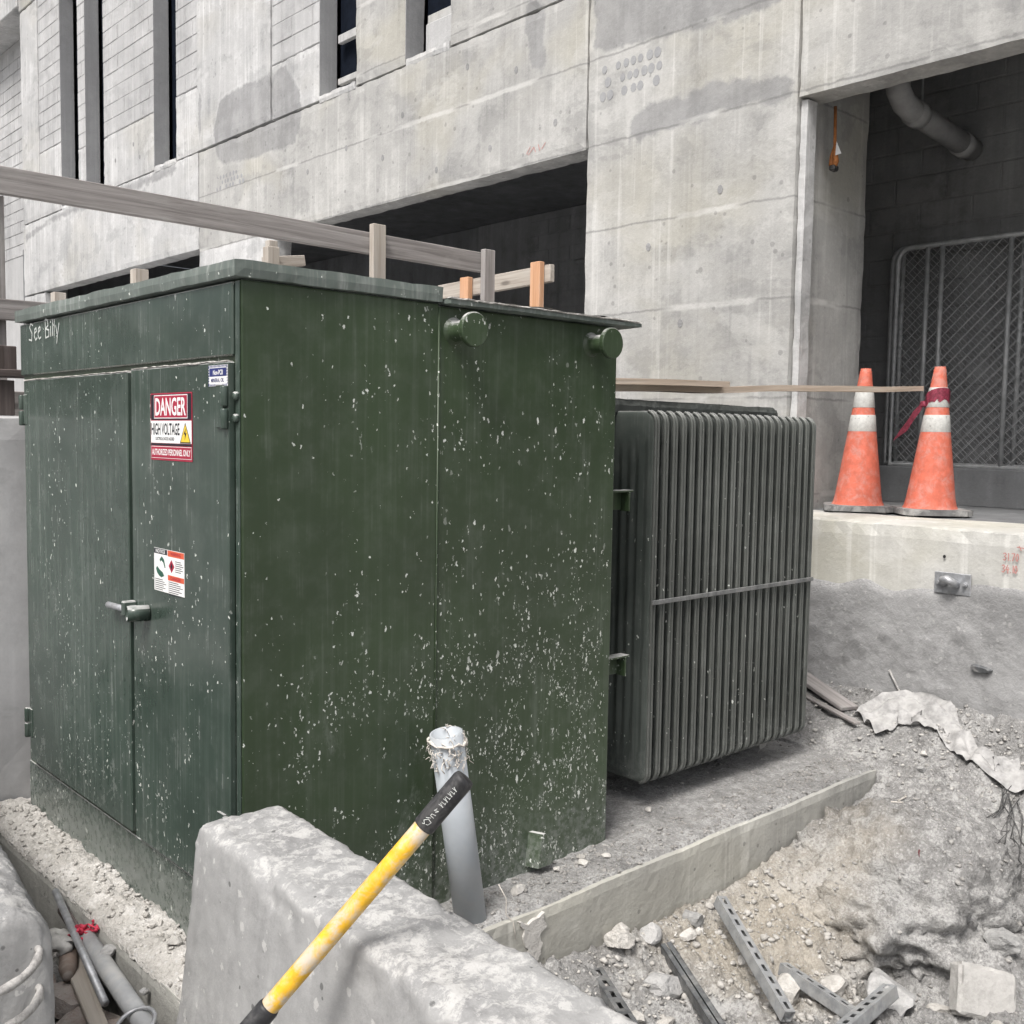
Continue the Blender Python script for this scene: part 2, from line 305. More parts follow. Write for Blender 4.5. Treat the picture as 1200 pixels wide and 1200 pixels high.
def obox(a, b, wd, th, bev=.003, upv=(0, 0, 1), nseg=1, warp=0.):
    """board from a to b: wd along side, th along up; carries lc = along-grain coordinates"""
    a, b = Vector(a), Vector(b); d, s, u = frame(b-a, upv); Ln = (b-a).length
    bm = bmesh.new(); bmesh.ops.create_cube(bm, size=1)
    for v in bm.verts: v.co = Vector((v.co.x*Ln, v.co.y*wd, v.co.z*th))
    if nseg > 1: bmesh.ops.subdivide_edges(bm, edges=[e for e in bm.edges if abs(e.verts[0].co.x-e.verts[1].co.x) > 1e-6], cuts=nseg-1)
    elif bev: bmesh.ops.bevel(bm, geom=bm.edges[:], offset=bev, segments=1, affect='EDGES')
    r = Vector((random.uniform(0, 50), random.uniform(0, 50), random.uniform(0, 50)))
    lc = [v.co+r for v in bm.verts]; c = (a+b)/2
    V, F = bm_geo(bm); out = []
    for v in V:
        k = noise.noise_vector(Vector((v.x*1.5, 0, 0))+r)*warp if warp else Vector((0, 0, 0))
        out.append(c+d*v.x+s*(v.y+k.x)+u*(v.z+k.y))
    return out, F, lc
def tube(path, rad, n=12, cap=True, close=False):
    P = [Vector(p) for p in path]; V = []; F = []; R = rad if hasattr(rad, '__len__') else [rad]*len(P)
    prev = None
    for i, p in enumerate(P):
        if close: t = P[(i+1) % len(P)]-P[i-1]
        else: t = (P[min(i+1, len(P)-1)]-P[max(i-1, 0)])
        t.normalize()
        if prev is None: _, s, u = frame(t)
        else: s = (prev-t*prev.dot(t)).normalized(); u = s.cross(t).normalized()
        prev = s
        for k in range(n):
            a = 2*math.pi*k/n; V.append(p+(s*math.cos(a)+u*math.sin(a))*R[i])
    m = len(P)
    for i in range(m if close else m-1):
        for k in range(n): F.append((i*n+k, i*n+(k+1) % n, ((i+1) % m)*n+(k+1) % n, ((i+1) % m)*n+k))
    if cap and not close: F.append(tuple(range(n))[::-1]); F.append(tuple((m-1)*n+k for k in range(n)))
    return V, F
def lathe(o, axis, prof, n=28):
    d, s, u = frame(axis, (0, 0, 1) if abs(Vector(axis).normalized().z) < .9 else (1, 0, 0)); o = Vector(o)
    V = []; F = []
    for (r, h) in prof:
        for k in range(n): a = 2*math.pi*k/n; V.append(o+d*h+(s*math.cos(a)+u*math.sin(a))*r)
    for i in range(len(prof)-1):
        for k in range(n): F.append((i*n+k, i*n+(k+1) % n, (i+1)*n+(k+1) % n, (i+1)*n+k))
    F.append(tuple(range(n))[::-1]); F.append(tuple((len(prof)-1)*n+k for k in range(n)))
    return V, F
def fbm(v, octv=4, H=.9): return noise.fractal(v, H, 2.1, octv)
def rough_box(x0, x1, y0, y1, z0, z1, res, amp, freq=3., fine=.25, rnd=.012, edge=.0):
    """subdivided box with rounded, uneven edges"""
    nx, ny, nz = [max(1, min(110, int(round((b-a)/res)))) for a, b in ((x0, x1), (y0, y1), (z0, z1))]
    bm = bmesh.new(); vd = {}
    def vt(i, j, k):
        key = (i, j, k)
        if key not in vd: vd[key] = bm.verts.new((x0+(x1-x0)*i/nx, y0+(y1-y0)*j/ny, z0+(z1-z0)*k/nz))
        return vd[key]
    for i in range(nx):
        for j in range(ny):
            bm.faces.new([vt(i, j, 0), vt(i, j+1, 0), vt(i+1, j+1, 0), vt(i+1, j, 0)]); bm.faces.new([vt(i, j, nz), vt(i+1, j, nz), vt(i+1, j+1, nz), vt(i, j+1, nz)])
    for i in range(nx):
        for k in range(nz):
            bm.faces.new([vt(i, 0, k), vt(i+1, 0, k), vt(i+1, 0, k+1), vt(i, 0, k+1)]); bm.faces.new([vt(i, ny, k), vt(i, ny, k+1), vt(i+1, ny, k+1), vt(i+1, ny, k)])
    for j in range(ny):
        for k in range(nz):
            bm.faces.new([vt(0, j, k), vt(0, j, k+1), vt(0, j+1, k+1), vt(0, j+1, k)]); bm.faces.new([vt(nx, j, k), vt(nx, j+1, k), vt(nx, j+1, k+1), vt(nx, j, k+1)])
    for (i, j, k), v in vd.items():
        sx = (i == 0)-(i == nx); sy = (j == 0)-(j == ny); sz = (k == 0)-(k == nz); ne = abs(sx)+abs(sy)+abs(sz)
        c = v.co.copy()
        if ne >= 2:
            q = rnd*(.45+1.3*max(0, fbm(c*9, 3)+.4))+edge*max(0, fbm(c*2.5+Vector((3, 7, 1)), 3))
            v.co += Vector((sx, sy, sz))*q*.5
        v.co += noise.noise_vector(c*freq)*amp+noise.noise_vector(c*freq*6)*amp*fine
    return bm_geo(bm)
def rock_geo(sx, sy, sz, seed, sub=2, cuts=13, rgh=.05):
    r = random.Random(seed); bm = bmesh.new(); bmesh.ops.create_icosphere(bm, subdivisions=sub, radius=1)
    pl = []
    for _ in range(cuts):
        n = Vector((r.gauss(0, 1), r.gauss(0, 1), r.gauss(0, 1))).normalized(); pl.append((n, r.uniform(.45, .82)))
    off = Vector((r.uniform(0, 99), r.uniform(0, 99), 0))
    for v in bm.verts:
        c = v.co.copy()
        for n, d in pl:
            e = c.dot(n)-d
            if e > 0: c -= n*e
        c += noise.noise_vector(c*2.5+off)*rgh*1.4+noise.noise_vector(c*7+off)*rgh*.5
        v.co = Vector((c.x*sx, c.y*sy, c.z*sz))
    return bm_geo(bm)
def xf(g, loc, rz=0, rx=0, ry=0):
    Mx = Matrix.Translation(Vector(loc)) @ Matrix.Rotation(rz, 4, 'Z') @ Matrix.Rotation(ry, 4, 'Y') @ Matrix.Rotation(rx, 4, 'X')
    return ([Mx @ Vector(v) for v in g[0]], g[1]) + ((g[2],) if len(g) > 2 else ())
def prism(poly, mapf, depth):
    """closed outline (list of 2D) extruded; mapf(u, v, d) -> world"""
    n = len(poly); V = [mapf(u, v, depth) for u, v in poly]+[mapf(u, v, 0) for u, v in poly]
    F = [tuple(range(n)), tuple(range(2*n-1, n-1, -1))]+[(i, n+i, n+(i+1) % n, (i+1) % n) for i in range(n)]
    return V, F
def jag(poly, it=3, k=.12, seed=1):
    r = random.Random(seed)
    for _ in range(it):
        q = []
        for i, a in enumerate(poly):
            b = poly[(i+1) % len(poly)]; dx, dy = b[0]-a[0], b[1]-a[1]; t = r.uniform(-k, k)
            q += [a, ((a[0]+b[0])/2-dy*t, (a[1]+b[1])/2+dx*t)]
        poly = q
    return poly
def ribbon_strokes(strokes, mapf, wd, d=.0012):
    V = []; F = []
    for st in strokes:
        for i in range(len(st)-1):
            a, b = Vector(st[i]), Vector(st[i+1]); t = (b-a)
            if t.length < 1e-6: continue
            t.normalize(); n = Vector((-t.y, t.x))*wd/2; a2 = a-t*wd*.3; b2 = b+t*wd*.3; k = len(V)
            V += [mapf(*(a2+n), d), mapf(*(a2-n), d), mapf(*(b2-n), d), mapf(*(b2+n), d)]; F.append((k, k+1, k+2, k+3)); d += 2e-5
    return V, F
def text_geo(body, mapf, x0, y0, width, height, d=.0012):
    cu = bpy.data.curves.new('t', 'FONT'); cu.body = body; cu.resolution_u = 3; cu.offset = .02
    o = bpy.data.objects.new('t', cu); COL.objects.link(o); dg = bpy.context.evaluated_depsgraph_get()
    m = bpy.data.meshes.new_from_object(o.evaluated_get(dg)); V = np.array([v.co[:] for v in m.vertices]); F = [tuple(p.vertices) for p in m.polygons]
    bpy.data.objects.remove(o); bpy.data.curves.remove(cu); bpy.data.meshes.remove(m)
    mn = V.min(0); mx = V.max(0); V = (V-mn)/np.maximum(mx-mn, 1e-6)
    return [mapf(x0+a*width, y0+b*height, d) for a, b, _ in V], F

# ================================================================== GROUND
CP = np.array([
 (.3,-.26,-.22),(.7,-.26,-.21),(1.0,-.26,-.20),(1.35,-.26,-.22),(1.73,-.27,-.24),(2.05,-.27,-.22),(2.3,-.27,-.19),(2.75,-.27,-.15),(3.1,-.27,-.09),(3.28,-.1,-.005),(3.3,.3,.02),(3.3,.8,.03),
 (3.9,1.2,.2),(3.9,.6,.20),(3.9,.2,.22),(3.9,-.2,.24),(3.9,-.6,.2),(3.9,-1.0,.1),(3.9,-1.6,.0),(3.55,.1,.09),(3.55,-.3,.07),(3.5,-.55,.04),
 (2.9,-.45,-.06),(2.79,-.55,-.05),(2.72,-.66,-.10),(3.1,-.7,-.02),(3.35,-.8,-.08),(2.66,-.74,-.14),(2.52,-.82,-.30),(2.42,-.88,-.46),(2.2,-.84,-.48),(2.55,-.5,-.17),(2.4,-.48,-.22),(2.3,-.6,-.34),
 (2.15,-.45,-.30),(2.0,-.36,-.28),(1.9,-.55,-.40),(1.6,-.4,-.31),(1.3,-.42,-.30),(1.1,-.4,-.29),(.8,-.45,-.28),(.4,-.5,-.25),
 (1.5,-.72,-.40),(1.9,-.85,-.46),(2.1,-1.0,-.47),(2.3,-1.2,-.46),(1.2,-.8,-.40),(.7,-.9,-.34),(.3,-1.0,-.25),
 (2.9,-1.0,-.30),(3.1,-1.25,-.30),(2.6,-1.5,-.45),(1.6,-1.4,-.45),(.8,-1.6,-.35),(0,-1.5,-.22),(2,-2.2,-.42),(3.3,-2,-.3),(0,-3,-.22),(2,-3.5,-.35),(4,-3,-.2)])
def tps(P, z, lam=2e-3):
    n = len(P); d = np.sqrt(((P[:, None]-P[None])**2).sum(-1)+1e-12); K = d*d*np.log(d+1e-9)+lam*np.eye(n); A = np.zeros((n+3, n+3))
    A[:n, :n] = K; Q = np.c_[np.ones(n), P]; A[:n, n:] = Q; A[n:, :n] = Q.T
    return np.linalg.solve(A, np.r_[z, 0, 0, 0])
TW = tps(CP[:, :2], CP[:, 2])
_perm = rng.random((256, 256))
def vnoise(x, y):
    xi = np.floor(x).astype(int); yi = np.floor(y).astype(int); fx = x-xi; fy = y-yi; fx = fx*fx*(3-2*fx); fy = fy*fy*(3-2*fy)
    g = lambda a, b: _perm[a & 255, b & 255]
    return (g(xi, yi)*(1-fx)+g(xi+1, yi)*fx)*(1-fy)+(g(xi, yi+1)*(1-fx)+g(xi+1, yi+1)*fx)*fy-.5
def nfbm(x, y, f, o=4, p=.55):
    s = 0; a = 1
    for i in range(o): s = s+a*vnoise(x*f+17.3*i, y*f-9.1*i); f *= 2.03; a *= p
    return s
def hgt(x, y, nz=True):
    x = np.asarray(x, float); y = np.asarray(y, float); xc = np.clip(x, .25, 3.95); yc = np.clip(y, -3.2, 1.2); out = np.full(x.shape, TW[-3]+0.)
    out = TW[-3]+TW[-2]*xc+TW[-1]*yc
    for (px, py), c in zip(CP[:, :2], TW[:len(CP)]):
        d2 = (xc-px)**2+(yc-py)**2+1e-12; out = out+c*d2*.5*np.log(d2)
    sm = lambda a, b, t: (lambda q: q*q*(3-2*q))(np.clip((t-a)/(b-a), 0, 1))
    base = -.20+.02*np.sin(x*1.1)*np.cos(y*.9)
    wl = sm(.30, -.10, x); out = out*(1-wl)+base*wl
    under = (x < 3.24) & (y > -.235) & (x > -.19); out = np.where(under, np.minimum(out, -.3), out)
    far = sm(2.0, 4.0, np.maximum(np.maximum(x-3.9, -3.2-y), np.maximum(-3-x, 0))); out = out*(1-far)+(-.25)*far
    out = np.where((x > -.19) & (y > 1.2) & (x > 3.2), np.minimum(out, .25), out)
    if nz:
        k = sm(6, 3, np.hypot(x-1.5, y+.5)); dr = sm(.0, .6, x); ed = .25+.75*sm(-.24, -.5, y)*1.0; ed = np.where(x > 3.25, np.maximum(ed, .5), ed)
        out = out+k*(nfbm(x, y, 3.1, 3)*.085*dr*ed+nfbm(x+5, y, 9, 5, .62)*.055*(.35+.65*dr)*ed+np.maximum(nfbm(x, y+3, 30, 4, .6), -.1)*.030)
        # burrow-like hollow under the bank and a scooped shelf
        out = out-.16*dr*np.exp(-(((x-2.28)/.13)**2+((y+.78)/.07)**2))-.10*np.exp(-(((x-2.75)/.09)**2+((y+.90)/.08)**2))-.05*np.exp(-(((x-3.2)/.07)**2+((y+.66)/.06)**2))
    return out
def gl(a, b, st, lo, hi):
    l = list(np.arange(a, b+1e-6, st)); g = st; q = l[-1]
    while q < hi: g *= 1.35; q += g; l.append(q)
    g = st; q = l[0]; pre = []
    while q > lo: g *= 1.35; q -= g; pre.append(q)
    return np.array(pre[::-1]+l)
gx = gl(.55, 3.95, .0095, -70, 70); gy = gl(-1.35, -.2, .0085, -70, 70)
GX, GY = np.meshgrid(gx, gy, indexing='ij'); GZ = hgt(GX, GY)
ny_ = len(gy); V = np.stack([GX, GY, GZ], -1).reshape(-1, 3)
ii, jj = np.meshgrid(np.arange(len(gx)-1), np.arange(ny_-1), indexing='ij'); b0 = (ii*ny_+jj).ravel()
gr = add('ground', (V, np.stack([b0, b0+ny_, b0+ny_+1, b0+1], 1).tolist()), M_DIRT, smooth=True, kind='structure')

# undercut face of the bank, standing out of the slope
bm = bmesh.new(); bmesh.ops.create_icosphere(bm, subdivisions=6, radius=1)
for v in bm.verts:
    c = v.co.copy(); q = Vector((c.x*.66, c.y*.47, c.z*.42))
    d_ = (.08*fbm(q*2.6+Vector((3, 1, 5)), 3)+.085*abs(fbm(q*6+Vector((1, 7, 2)), 5)))*(.35 if c.z > .75 else 1)+.030*fbm(q*22, 5)+.007*noise.noise(q*70)
    q += c*d_
    for hc, hr, hd in ((Vector((-.50, -.24, -.10)), .14, .16), (Vector((-.12, -.46, -.08)), .12, .12), (Vector((-.58, .04, .0)), .12, .08), (Vector((.12, -.40, .12)), .09, .07), (Vector((-.3, -.38, .1)), .10, .05)):
        q -= c*hd*math.exp(-((q-hc).length/hr)**2)
    v.co = Vector((2.88, -.60, -.425))+q
geo_ = bm_geo(bm); BANK = BVHTree.FromPolygons([tuple(v) for v in geo_[0]], geo_[1]); add('bank_face', geo_, M_DIRT, gr, True)

# ================================================================== BUILDING
XF = 4.30
bld = empty('concrete_building', (XF, 5, 0), 'unfinished grey concrete building filling the background with slot windows and dark openings', 'building')
def bpart(name, y0, y1, z0, z1, x0=XF, x1=XF+.22, m=M_FAC, bev=.012, parent=None):
    return add(name, box(x0, x1, y0, y1, z0, z1, bev), m, parent or bld)
# outlines (y, z) of the trowelled render patches
PA = [[(8.65, 4.62), (8.75, 5.05), (8.58, 5.32), (8.23, 5.38), (7.75, 5.36), (7.13, 5.37), (6.96, 5.15), (6.84, 4.98), (6.81, 4.78), (6.96, 4.51), (7.39, 4.53), (7.95, 4.54)],
 [(2.78, 5.1), (2.77, 4.37), (2.48, 4.32), (2.17, 4.31), (1.95, 4.28), (1.67, 4.27), (1.47, 4.26), (1.25, 4.26), (1.0, 4.32), (.5, 4.36), (.3, 5.0)],
 [(2.42, 3.61), (2.39, 3.81), (2.23, 3.9), (1.93, 3.89), (1.65, 3.91), (1.32, 3.86), (1.09, 3.82), (1.07, 3.67), (1.38, 3.67), (1.71, 3.68), (2.0, 3.665)],
 [(3.53, 4.97), (3.31, 4.9), (3.29, 4.64), (3.26, 4.41), (3.34, 4.33), (3.43, 4.39), (3.51, 4.7)],
 [(15.31, 4.56), (14.11, 4.71), (13.56, 4.72), (11.77, 4.67), (9.77, 4.71), (9.6, 4.82), (10.25, 4.84), (11.47, 4.83), (13.56, 4.84), (15.3, 4.7)],
 [(9.12, 5.52), (9.0, 5.44), (9.05, 5.11), (9.1, 4.9), (9.14, 5.23)]]
def patchval(y, z):
    best = 9.
    for q in PA:
        if not (min(p[0] for p in q)-.35 < y < max(p[0] for p in q)+.35 and min(p[1] for p in q)-.35 < z < max(p[1] for p in q)+.35): continue
        ins = False; dm = 9.
        for i in range(len(q)):
            (y1, z1), (y2, z2) = q[i], q[(i+1) % len(q)]
            if (z1 > z) != (z2 > z) and y < (y2-y1)*(z-z1)/(z2-z1)+y1: ins = not ins
            t_ = max(0, min(1, ((y-y1)*(y2-y1)+(z-z1)*(z2-z1))/max(1e-9, (y2-y1)**2+(z2-z1)**2))); dm = min(dm, math.hypot(y-y1-t_*(y2-y1), z-z1-t_*(z2-z1)))
        best = min(best, -dm if ins else dm)
    return max(0., .3-max(best, -.3))
def bpart_r(name, y0, y1, z0, z1, x0=XF, x1=XF+.22, m=M_FAC, res=.07):
    g_ = rough_box(x0, x1, y0, y1, z0, z1, res, .0022, 1.6, .5, .010, .008)
    return add(name, (g_[0], g_[1], [(patchval(v[1], v[2]) if v[0] < XF+.03 else 0., 0, 0) for v in g_[0]]), m, bld)
# ground storey piers
bpart_r('pier', 14.43, 15.42, 0, 3.70, m=M_FACL); bpart_r('pier', 7.37, 9.13, 0, 3.69, m=M_FACL)
bpart_r('pier', 1.04, 2.815, 0, 5.6, x1=5.18); bpart_r('pier', -6.5, -4.0, 0, 3.652, x1=5.18)
g_ = add('pilaster', rough_box(4.33, 4.44, .985, 1.037, 0, 3.652, .08, .003, 3, .3, .008), M_FACL, bld)
# lintel beams (their lower edges show)
bpart_r('lintel_beam', 9.14, 15.42, 3.72, 4.85, m=M_FACL); bpart_r('lintel_beam', 2.825, 9.13, 3.68, 4.84); bpart_r('lintel_beam', -6.5, 1.034, 3.66, 5.6)
bpart_r('lintel_beam', -6.5, 2.815, 5.61, 8.2, m=M_PATCH)
# upper storey: columns, plain walls, block infills
bpart_r('column', 14.61, 15.42, 4.86, 8.2, m=M_FACL); bpart_r('column', 7.44, 9.15, 4.86, 8.2, x0=4.292, m=M_FACL)
bpart_r('wall_panel', 5.07, 5.85, 4.85, 8.2); bpart_r('wall_panel', 2.82, 4.44, 4.85, 8.2)
bpart('upper_wall', -6.5, 15.42, 8.21, 13.0, x0=4.29)
cache = {}
def block(parent, x, y, z, ly, lz, m, dep=.03):
    key = (round(ly, 3), round(lz, 3), m.name, dep)
    if key not in cache:
        me = mesh('block', *box(0, dep, -ly/2, ly/2, -lz/2, lz/2, .004)); me.materials.append(m); cache[key] = me
    o = bpy.data.objects.new('block', cache[key]); COL.objects.link(o); o.parent = parent
    o.location = Vector((x+random.uniform(-.0025, .0025), y, z))-ORG[parent]; return o
def blockwork(parent, x, y0, y1, z0, z1, m, proud=.010, joint=.011):
    z = z0; r = 0
    while z < z1-.03:
        h = min(.2, z1-z); yy = y0-(.2 if r % 2 else 0)-.07
        while yy < y1:
            a, b = max(yy, y0)+joint/2, min(yy+.4, y1)-joint/2
            if b-a > .03: block(parent, x-proud, (a+b)/2, z+h/2, b-a, h-joint, m)
            yy += .4
        z += .2; r += 1
for (y0, y1, zc) in ((13.65, 14.60, 5.85), (12.67, 12.96, 5.6), (10.37, 12.01, 5.58), (9.73, 9.14, 5.62), (6.49, 7.43, 5.42)):
    y0, y1 = min(y0, y1), max(y0, y1)
    bk = bpart('infill_wall', y0, y1, zc, 8.2, x0=XF+.012, x1=XF+.2, m=M_MORT, bev=.002)
    blockwork(bk, XF+.012, y0, y1, zc, 8.2, M_BLOCK, .006)
    bpart_r('rendered_dado', y0, y1, 4.86, zc-.006, m=M_FACL, x1=XF+.2, res=.06)
# window slots: dark pane set back, concrete sill, a few site timbers
for (y0, y1) in ((12.96, 13.65), (12.01, 12.67), (9.73, 10.37), (5.85, 6.49), (4.44, 5.07)):
    wi = bpart('window', y0+.002, y1-.002, 4.88, 8.2, x0=XF+.25, x1=XF+.27, m=M_PANE, bev=.002)
    add('sill', rough_box(XF-.004, XF+.245, y0+.003, y1-.003, 4.82, 4.90, .05, .006, 5, .4, .012), M_FACL, wi)
    add('reveal', box(XF+.004, XF+.205, y1-.004, y1+.004, 4.905, 8.19, .001), M_REVEAL, wi)
wt = bpart('window_brace', 5.90, 6.40, 5.42, 5.50, x0=XF+.16, x1=XF+.21, m=M_FACL, bev=.004); wt = bpart('window_brace', 5.90, 6.40, 5.02, 5.08, x0=XF+.16, x1=XF+.21, m=M_FACL, bev=.004)
wt = bpart('window_brace', 4.46, 4.9, 5.18, 5.26, x0=XF+.12, x1=XF+.2, m=M_FACL, bev=.004); bpart('loose_block', 4.46, 4.88, 4.91, 5.17, x0=XF+.08, x1=XF+.27, m=M_BLOCK, bev=.01)
# far wing beyond the end column
fwg = bpart('wing_wall', 15.43, 26, 0, 8.29, x0=4.75, x1=5.0, m=M_MORT, bev=.002); blockwork(fwg, 4.75, 15.44, 18.6, 4.6, 8.2, M_BLOCK)
bpart('roof_slab', 15.43, 26, 8.30, 8.85, x0=4.26, x1=5.0, m=M_FACL)
# rooms behind the openings
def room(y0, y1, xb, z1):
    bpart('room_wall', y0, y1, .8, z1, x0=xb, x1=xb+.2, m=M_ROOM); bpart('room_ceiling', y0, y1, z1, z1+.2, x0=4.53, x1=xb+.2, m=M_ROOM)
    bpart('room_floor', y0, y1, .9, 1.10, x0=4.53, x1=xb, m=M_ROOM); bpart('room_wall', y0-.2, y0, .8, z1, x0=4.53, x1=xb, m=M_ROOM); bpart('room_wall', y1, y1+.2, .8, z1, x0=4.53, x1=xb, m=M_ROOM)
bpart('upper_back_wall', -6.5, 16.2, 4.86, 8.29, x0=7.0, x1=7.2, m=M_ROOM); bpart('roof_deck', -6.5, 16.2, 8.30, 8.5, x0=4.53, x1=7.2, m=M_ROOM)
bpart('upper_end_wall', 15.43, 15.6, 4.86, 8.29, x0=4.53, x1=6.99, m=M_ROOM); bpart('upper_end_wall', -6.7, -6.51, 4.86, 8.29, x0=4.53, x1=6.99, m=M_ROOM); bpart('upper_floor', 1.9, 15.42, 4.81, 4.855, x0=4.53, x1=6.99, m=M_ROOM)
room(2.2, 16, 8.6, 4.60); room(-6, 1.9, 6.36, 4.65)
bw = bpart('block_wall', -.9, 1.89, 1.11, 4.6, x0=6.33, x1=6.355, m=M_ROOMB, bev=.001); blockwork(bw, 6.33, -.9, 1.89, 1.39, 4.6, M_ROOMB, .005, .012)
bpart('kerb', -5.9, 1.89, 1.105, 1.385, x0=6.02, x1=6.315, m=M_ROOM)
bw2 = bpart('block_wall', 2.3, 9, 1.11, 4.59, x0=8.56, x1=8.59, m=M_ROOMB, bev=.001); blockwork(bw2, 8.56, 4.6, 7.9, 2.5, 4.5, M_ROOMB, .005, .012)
add('conduit', tube([(8.45, 2.6, 3.72), (8.45, 5.1, 3.72), (8.45, 5.3, 3.84), (8.45, 6.9, 3.84)], .035, 8), M_ROOMB, bld, True)
# render patches and washes with their own outline, 5 mm proud
fm = lambda y, z, d: Vector((XF+.004-d, y, z))
def dimples(y0, y1, z0, z1, ny, nz, r, skip=.2):
    gs = []; rr = random.Random(5)
    for j in range(nz):
        for i in range(ny):
            if rr.random() < skip: continue
            y = y0+(y1-y0)*(i+.5*(j % 2))/(ny-1)+rr.uniform(-.01, .01); z = z0+(z1-z0)*j/max(1, nz-1); q = r*rr.uniform(.8, 1.1)
            gs.append(prism([(y+q*.85*math.cos(a), z+q*math.sin(a)) for a in [k*math.pi/5 for k in range(10)]], fm, .0054+.0001*i))
    return join(*gs)
tag(add('formwork_dimple', dimples(2.66, 2.17, 4.03, 4.22, 8, 3, .035), M_REVEAL, bld), kind='stuff'); tag(add('formwork_dimple', dimples(8.65, 8.05, 4.34, 4.46, 9, 3, .028), M_REVEAL, bld), kind='stuff')
tie = [prism([(y+.022*math.cos(a), z+.03*math.sin(a)) for a in [k*math.pi/4 for k in range(8)]], fm, .0068) for y, z in ((4.2, 4.62), (3.6, 4.45), (5.4, 4.1), (5.1, 4.42), (3.9, 3.9), (3.15, 3.95), (4.6, 3.85), (6.0, 4.3), (11.6, 5.2), (11.0, 5.3), (10.8, 5.1), (6.7, 4.2), (1.6, 3.2), (2.2, 2.9), (1.9, 2.35))]
tag(add('tie_hole', join(*tie), M_SHOT, bld), kind='stuff')
rs = [[(3.46, 3.77), (3.42, 3.82)], [(3.44, 3.76), (3.38, 3.81), (3.36, 3.77)], [(3.33, 3.82), (3.31, 3.77)], [(3.29, 3.78), (3.25, 3.82)]]
add('crayon_mark', ribbon_strokes(rs, fm, .006, .0085), M_CRAY, bld)
# drain pipe and hanging strap inside the right bay
dp = empty('drain_pipe', (5.6, .9, 3.6), 'grey plastic drain pipe with elbow under the ceiling of the right bay', 'pipe')
add('pipe_run', tube([(5.14, .84, 4.5), (5.14, .84, 3.96), (5.17, .84, 3.86), (5.25, .84, 3.80), (5.36, .84, 3.775), (6.30, .84, 3.70)], .078, 18), M_PIPEW, dp, True)
for x in (5.38, 6.1): add('coupling', tube([(x, .84, 3.772-(x-5.36)*.08), (x+.10, .84, 3.764-(x-5.36)*.08)], .088, 18), M_PIPEW, dp, True)
add('hanger', tube([(5.50, .84, 4.6), (5.50, .84, 3.86)], .008, 6), M_CHAIN, dp)
st = empty('strap', (4.62, .97, 3.30), 'orange webbing strap loop hanging from the lintel beside the pillar', 'strap')
add('webbing', join(tube([(4.62, .97, 3.665), (4.622, .965, 3.42), (4.63, .985, 3.36), (4.632, .99, 3.31), (4.62, .965, 3.285), (4.61, .945, 3.32), (4.613, .955, 3.38), (4.621, .964, 3.43)], [.010, .010, .016, .018, .018, .018, .014, .008], 8)), M_STRAP, st, True)
add('buckle', box(4.59, 4.65, .945, .985, 3.265, 3.30, .008), M_BLK, st); add('care_tag', prism([(.94, 3.44), (.905, 3.36), (.945, 3.355)], lambda a, b, d: Vector((4.60-d, a, b)), .003), M_INK_W, st)
# ------------------------------------------------ dock wall under the cones
dk = empty('dock_wall', (4.1, -1, 0), 'low pale concrete dock wall beneath the traffic cones with grey mortar foot', 'wall')
add('wall_body', rough_box(3.90, 4.62, -6, 1.90, -.3, 1.12, .07, .006, 2.5, .35, .014, .02), M_DOCK, dk)
add('dock_floor', rough_box(4.625, 6.0, -5.9, 1.88, .95, 1.117, .12, .003, 3, .3, .004), M_ROOM, dk)
# rough mortar skirt: bulging sheet with an uneven upper lip
nY, nZ = 150, 34; V = []; F = []
for i in range(nY+1):
    y = -1.8+3.4*i/nY; top = .80+.05*noise.noise(Vector((y*1.7, 0, 3)))+.035*noise.noise(Vector((y*6, 4, 1)))+(.05 if y < -.1 else -.03)*min(1, abs(y+.1)*4)
    for k in range(nZ+1):
        f = k/nZ; z = top+(-.1-top)*f; p = Vector((0, y, z))
        x = 3.888-.012*min(1, f*14)-.07*f**1.5-.018*max(0, fbm(p*5, 4))*min(1, f*6)-.008*fbm(p*22, 3)*min(1, f*5)
        if k == 0: x = 3.906
        V.append((x, y, z))
for i in range(nY):
    for k in range(nZ): a = i*(nZ+1)+k; F.append((a, a+1, a+nZ+2, a+nZ+1))
add('mortar_skirt', (V, F), M_SHOT, dk, True)
cl = empty('steel_anchor_plate', (3.89, -.24, .79), 'galvanised anchor plate with bent lug bolted to the dock wall', 'anchor plate')
add('plate', box(3.872, 3.882, -.338, -.150, .785, .895, .002), M_GALV, cl)
add('lug', tube([(3.866, -.27, .835), (3.83, -.262, .852), (3.815, -.24, .866), (3.83, -.212, .860), (3.866, -.205, .838)], [.018, .02, .022, .02, .018], 10), M_GALV, cl, True)
for y in (-.312, -.178): add('bolt', lathe((3.873, y, .842), (-1, 0, 0), [(.014, 0), (.014, .012), (.008, .013), (.008, .026)], 8), M_GALV, cl)
dm_ = lambda y, z, d: Vector((3.888-d, -y, z))
NUM = {'3': [[(0, .9), (.35, 1), (.6, .8), (.25, .55), (.6, .3), (.35, 0), (0, .1)]], '1': [[(.25, 1), (.25, 0)]], '7': [[(0, 1), (.6, 1), (.2, 0)]], '0': [[(.3, 1), (.05, .6), (.1, .15), (.35, 0), (.6, .4), (.5, .9), (.3, 1)]], '4': [[(.35, 1), (0, .4), (.65, .4)], [(.5, .7), (.42, -.1)]], '.': [[(.15, .02), (.22, .02)]], ':': [[(.2, .1), (.2, .0)]]}
def scrawl(txt, u, v, h, slant=0):
    out = []
    for ch in txt:
        for st_ in NUM[ch]: out.append([(u+a*h*.62, v+b*h+slant*0) for a, b in st_])
        u += h*(.3 if ch in '.1:' else .52)
    return out
